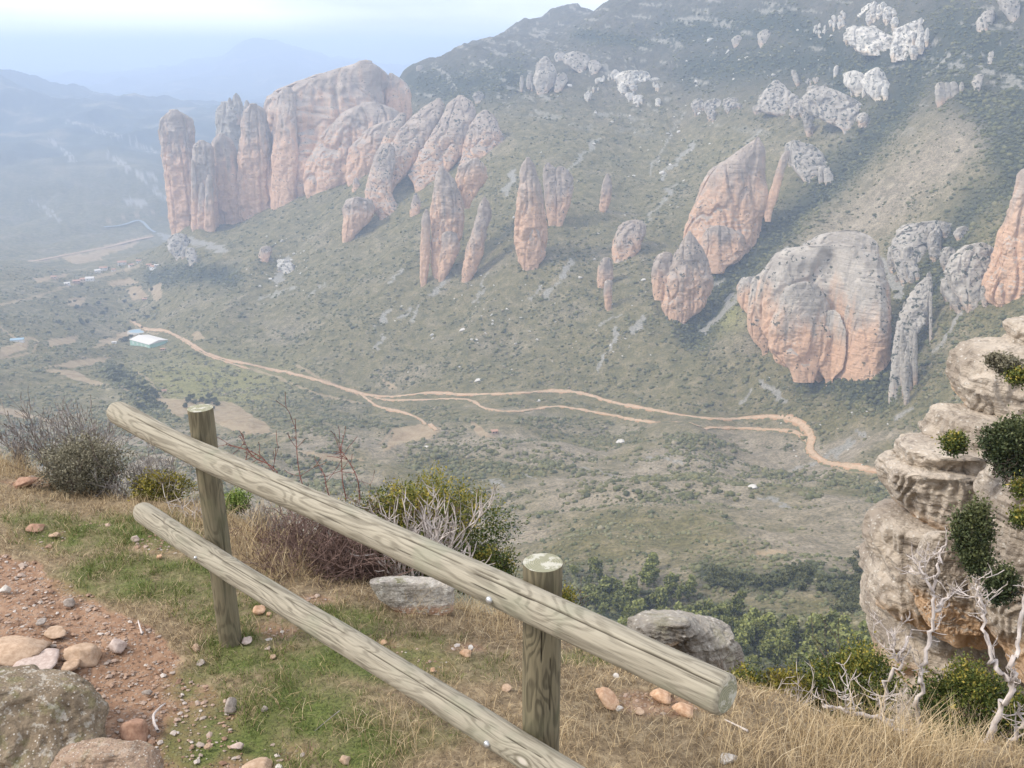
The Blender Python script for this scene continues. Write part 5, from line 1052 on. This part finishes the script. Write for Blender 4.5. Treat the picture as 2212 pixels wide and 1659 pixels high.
for i in range(160):
    q = rng.random(); u = 1225+q*640+rng.normal(0, 25); v = np.interp(u, [1225, 1400, 1640, 1865], [1300, 1345, 1400, 1440])+rng.normal(0, 34)-8
    put_tree('pine' if rng.random() < .55 else 'lightpine', u, v, rng.uniform(.7, 1.5), 'bushy pine in the wooded hollow below the brink, between the right post and the cliff', 'pines in the wooded hollow', rng)
for i in range(48):
    q = rng.random(); u = 1520+q*330+rng.normal(0, 12); v = np.interp(u, [1520, 1640, 1760, 1850], [1240, 1262, 1245, 1290])+rng.normal(0, 12)
    put_tree('oak', u, v, rng.uniform(.6, 1.0), 'dark round oak on the knobby rise left of the cliff, above the pine hollow', 'dark oaks on the rise', rng)
for i in range(26):
    u = 1840+rng.uniform(0, 45)+rng.normal(0, 10); v = 1180+rng.uniform(0, 150)
    put_tree('oak', u-.2*(v-1180), v, rng.uniform(.5, .9), 'dark oak in the gully at the left foot of the cliff', 'oaks in the gully beside the cliff', rng)
for u, v in ((1405,1248),(1412,1262),(1400,1270),(1440,1290),(1465,1300)):
    put_tree('lightpine', u, v, rng.uniform(.8, 1.1), 'light green pine on the open slope right of the right fence post', 'light green pines right of the right post', rng)
for u, v in ((407,868),(422,872),(437,868),(450,872),(462,868),(444,882),(428,884),(458,885),(400,880),(470,876),(415,860),(452,860)):
    put_tree('oak', u, v, rng.uniform(1.0, 1.5), 'dark olive tree on the bare tan field behind the left fence post', 'olive trees on the tan field', rng)
put_tree('oak', 270, 738, 2.2, 'large dark tree left of the white-roofed barn', None, rng)
for i in range(44):
    q = rng.random(); u = 235+q*110+rng.normal(0, 9); v = 795+q*85+rng.normal(0, 12)
    put_tree('oak', u, v, rng.uniform(.8, 1.3), 'dark tree in the grove on the valley floor, left of the left post', 'trees of the valley grove', rng)
for i in range(40):
    q = rng.random(); u = 100+q*260; v = np.interp(u, [100, 200, 300, 360], [690, 665, 690, 650])+rng.normal(0, 34)
    put_tree('oak', u, v, rng.uniform(.8, 1.5), 'dark tree scattered among the small fields below the village', 'trees among the village fields', rng)
for i in range(34):
    q = rng.random(); u = np.interp(q, [0, .35, .7, 1], [1900, 1800, 1680, 1560])+rng.normal(0, 18); v = np.interp(q, [0, .35, .7, 1], [280, 410, 520, 610])+rng.normal(0, 14)
    put_tree('oak', u, v, rng.uniform(.9, 1.6), 'dark tree in the wooded gully on the mountain', 'trees of the mountain gully', rng)
for k_ in PROT:
    for e in PROT[k_]:
        if e.name not in _used:
            for ch in list(e.children): bpy.data.objects.remove(ch)
            bpy.data.objects.remove(e)
# ---- pale boulders scattered on the slope
k = NT('pale_boulder'); n_ = k.noise(k.obj(), .9, 4, .6); k.col(k.mix(n_, (.42, .39, .35), (.66, .63, .58))); M_PB = k.m
PB = []
for i in range(5):
    V, q = SM[i]; o = bpy.data.meshes.new('boulder'); d_ = SM[i][0]*np.array((1, .85, .7)); t_ = mk('boulder', d_, q[:, ::-1], M_PB); PB.append(t_)
BL = [(1300,600,190),(1430,380,190),(1120,640,170),(960,700,150),(1350,250,190),(1230,250,120),(1500,330,130),(1650,100,150),(1750,60,120),(640,620,120),(1300,740,200),(1700,900,150),(1900,980,150),(1480,230,130),(1060,660,120),(620,540,60),(1550,60,90)]
rng = np.random.default_rng(5); nb = 0
while nb < 235:
    cu, cv, rd = BL[rng.integers(len(BL))]; u = cu+rng.normal(0, rd*.55); v = cv+rng.normal(0, rd*.38)
    if not (10 < u < 2200 and 20 < v < 1030) or v < np.interp(u, [300, 600, 870, 1000, 1340], [560, 470, 330, 190, 60]): continue
    p = hit(u, v); s = min(rng.lognormal(.0, .42), 2.4)*p[1]/1150.*1.15
    o = PB[nb] if nb < 5 else PB[rng.integers(5)].copy()
    if nb >= 5: COL.objects.link(o)
    o.location = p; o.rotation_euler = (rng.normal(0, .3), rng.normal(0, .3), rng.uniform(0, 6.28)); o.scale = (s*rng.uniform(.8, 1.6), s, s)
    tag(o, 'small pale boulder lying in the green scrub of the mountain slope', 'boulder', 'pale boulders scattered on the mountain slope'); nb += 1
for u, v, s, lb in ((1000,713,3.2,'flat white boulder with a small one beside it, middle of the slope'),(1162,866,2.2,'whitish boulder just below the lower track'),(920,968,2.5,'pale double boulder below the farm terraces'),(1390,605,2.6,'pale boulder near the small twin pillar'),(1028,735,2.2,'whitish flat boulder left of the slope centre'),(1033,822,3.0,'greyish boulder above the middle of the dirt road'),(1340,955,3.,'pale lone boulder below the tracks'),(1625,1053,2.4,'light orange-white boulder in the valley below the road bend')):
    p = hit(u, v); o = PB[1].copy(); COL.objects.link(o); o.location = p; o.scale = (s*1.4, s, s*.9); tag(o, lb, 'boulder')
# ---- buildings
def plain(name, a, b=None, sc=2.):
    k = NT(name); n = k.noise(k.obj(), sc, 4, .6); k.col(k.mix(n, a, b or tuple(.85*x for x in a))); return k.m
MB_ = {'white': plain('whitewash', (.80,.78,.74)), 'cream': plain('cream_render', (.62,.52,.42)), 'brick': plain('tan_masonry', (.45,.33,.25)), 'tile': plain('clay_roof_tiles', (.46,.27,.19), (.36,.22,.16), .8), 'rooflight': plain('pale_sheet_roof', (.64,.61,.57), (.56,.54,.50), .3), 'green': plain('pale_green_cladding', (.36,.56,.46)), 'blue': plain('blue_sheeting', (.30,.41,.48)), 'dark': plain('window_dark', (.05,.05,.06))}
def boxv(x0, x1, y0, y1, z0, z1):
    V = np.array([(x, y, z) for x in (x0, x1) for y in (y0, y1) for z in (z0, z1)]); return V, np.array([[0,1,3,2],[4,6,7,5],[0,4,5,1],[2,3,7,6],[0,2,6,4],[1,5,7,3]])
def gable(L, W, h0, h1, ov):
    V = np.array([(-L-ov, -W-ov, h0), (L+ov, -W-ov, h0), (L+ov, W+ov, h0), (-L-ov, W+ov, h0), (-L-ov, 0, h1), (L+ov, 0, h1), (-L-ov, -W-ov, h0-.35), (L+ov, -W-ov, h0-.35), (L+ov, W+ov, h0-.35), (-L-ov, W+ov, h0-.35)])
    return V, [np.array([[0,1,5,4],[2,3,4,5],[0,6,7,1],[2,8,9,3],[6,9,8,7],[1,7,8,2],[0,3,9,6]]), np.array([[0,4,3],[1,2,5]])]
def house(u, v, L, W, H, rz, wall, roof, label, group=None):
    p = hit(u, v); e = empty('house', p, label, 'house', group); e.rotation_euler.z = rz
    V, q = boxv(-L, L, -W, W, -2.5, H); w_ = mk('wall', V, q, MB_[wall], e, smooth=False)
    V, q = gable(L, W, H+.02, H+W*.42, .5); mk('roof', V, q, MB_[roof], e, smooth=False)
    for sx in (-.5, .5):
        V, q = boxv(sx*L-.6, sx*L+.6, -W-.06, -W+.05, H*.45, H*.45+1.5); mk('window', V, q, MB_['dark'], w_, smooth=False)
    V, q = boxv(-.6, .6, -W-.06, -W+.05, 0, 2.2); mk('door', V, q, MB_['brick'], w_, smooth=False)
    return e
GV = 'houses of the village below the rock wall'
for u, v, L, W, H, rz, wl, rf, lb in ((264,568+4,9,6,7,.3,'white','tile','biggest white village house with tiled roof, near the right of the village'),(224,583,8,5,6,.2,'white','tile','white village house with long front, middle of the village row'),
 (211,588,6,5,5,.4,'white','rooflight','low white house at the left end of the middle village row'),(195,607,8,6,7,.2,'white','rooflight','blocky white house standing alone below the village'),(181,607,6,5,5,.1,'cream','tile','cream house touching the blocky white house'),(166,611,7,5,5,.3,'brick','tile','tan house at the left of the blocky white house'),
 (145,615,5,4,4,.5,'white','rooflight','small white house left of the tan house'),(117,602,5,4,5,.2,'cream','tile','small cream house farthest left of the village'),(284,576,5,4,5,.6,'white','tile','narrow white house right of the biggest house'),(246,585,4,4,4,.1,'white','tile','tiny white house below the biggest house'),
 (333,580,7,5,5,-.3,'white','tile','white house with pink tiled roof at the right end of the village'),(322,576,5,4,5,.1,'cream','tile','cream house just left of the right end house'),(300,567,5,4,5,.2,'white','tile','white house between the narrow house and the cream house'),(338,572+4,4,3,4,.3,'white','rooflight','small white hut behind the right end house'),
 (247,752-10,3,2.5,3,.2,'white','rooflight','small white shed in the trees above the long barn'),(352,757,3,2,3,0,'brick','tile','small tan hut right of the barn track'),(313,650-2,4,3,3,.4,'brick','tile','small tan hut on the field edge below the village'),(355,767+80,2.2,1.8,2.6,.2,'cream','tile','tiny cream field hut on the grassy slope behind the left post'),(215,555+100,2,2,2,.2,'brick','tile','tiny hut among the fields below the village'),
 (1068,936,2.6,2.2,3,.3,'brick','tile','small stone hut beside the terraced field below the fork of the tracks')):
    house(u if lb[:5] != 'small stone' else u, v, L*.9, W*.9, H*.85, rz, wl, rf, lb)
p = hit(322, 742); e = empty('barn', p, 'wide barn with white sheet roof and pale green walls beside the dirt road', 'barn'); e.rotation_euler.z = -.62
V, q = boxv(-21, 21, -14, 14, -4, 5.4); w_ = mk('wall', V, q, MB_['green'], e, smooth=False); V, q = gable(21, 14, 5.42, 8.2, .6); mk('roof', V, q, MB_['rooflight'], e, smooth=False)
for i in range(4):
    V, q = boxv(-16+i*9, -12+i*9, -14.08, -13.9, .2, 3.8); mk('door', V, q, plain('pale_door', (.55,.66,.60)), w_, smooth=False)
p = hit(300, 717); th = np.linspace(0, 2*pi, 40, endpoint=False); e = empty('pond', p, 'blue covered round pond behind the white-roofed barn', 'pond')
ring = lambda r, z: np.stack([np.cos(th)*r, np.sin(th)*r*.7, 0*th+z], 1)
V = np.concatenate([ring(17, -3), ring(16, 1.6), ring(14.6, 1.6), ring(14.2, .9)]); mk('rim', V, grid_faces(4, 40, True), plain('pond_rim', (.5,.47,.42)), e)
mk('water_cover', np.r_[ring(14.4, 1.1), [[0, 0, 1.4]]], np.c_[np.arange(40), (np.arange(40)+1) % 40, np.full(40, 40)], MB_['blue'], e)
p = hit(38, 738); e = empty('shed', p, 'small shed with blue roof on the track at the far left', 'shed'); V, q = boxv(-7, 7, -4, 4, -2, 3.2); mk('wall', V, q, MB_['white'], e, smooth=False); V, q = gable(7, 4, 3.22, 4.6, .5); mk('roof', V, q, MB_['blue'], e, smooth=False); e.rotation_euler.z = .3
# ---- river down in the main valley
def strip(name, px, width, mat, lift):
    q = smooth_line(px, 8); C = np.array([hit(u, v, 2400)[:2] for u, v in q]); d = np.gradient(C, axis=0); d /= np.linalg.norm(d, axis=1)[:, None]+1e-9; nr = np.c_[-d[:, 1], d[:, 0]]; V = []
    for o in np.linspace(-1, 1, 7):
        p = C+nr*o*width/2; V.append(np.c_[p, np.maximum(hz(p[:, 0], p[:, 1]), hz(C[:, 0], C[:, 1]))+lift])
    return tag(mk(name, np.vstack(V), grid_faces(7, len(C)), mat), kind='structure')
k = NT('river_water'); k.col((.22, .25, .25)); k.b.inputs['Roughness'].default_value = .35; M_RIVER = k.m
strip('river', [(335,503),(322,495),(310,482),(296,478),(262,488),(225,492)], 9, M_RIVER, 2.)
strip('valley_road', [(330,512),(290,520),(240,533),(190,543),(120,556),(0,580)], 12, M_TRACK, 1.5)
# ================================================================== HAZE: one closed box of thin bluish air
k = NT('valley_haze'); k.t.nodes.remove(k.b)
pv = k.n('VolumePrincipled'); pv.inputs['Color'].default_value = (.61, .755, 1.0, 1); pv.inputs['Density'].default_value = HAZE_D
pv.inputs['Anisotropy'].default_value = .0
k.t.links.new(pv.outputs[0], k.t.nodes['Material Output'].inputs['Volume'])
zt = max(Z2.max(), 60)+6; zb = Z2.min()-2
hv = np.array([(x, y, z) for x in (-26000, 26000) for y in (-40, 26000) for z in (zb, zt)])
tag(mk('haze', hv, np.array([[0,1,3,2],[4,6,7,5],[0,4,5,1],[2,3,7,6],[0,2,6,4],[1,5,7,3]]), k.m, smooth=False), kind='stuff')
print('TERRAIN top', Z2.max(), 'bottom', Z2.min())
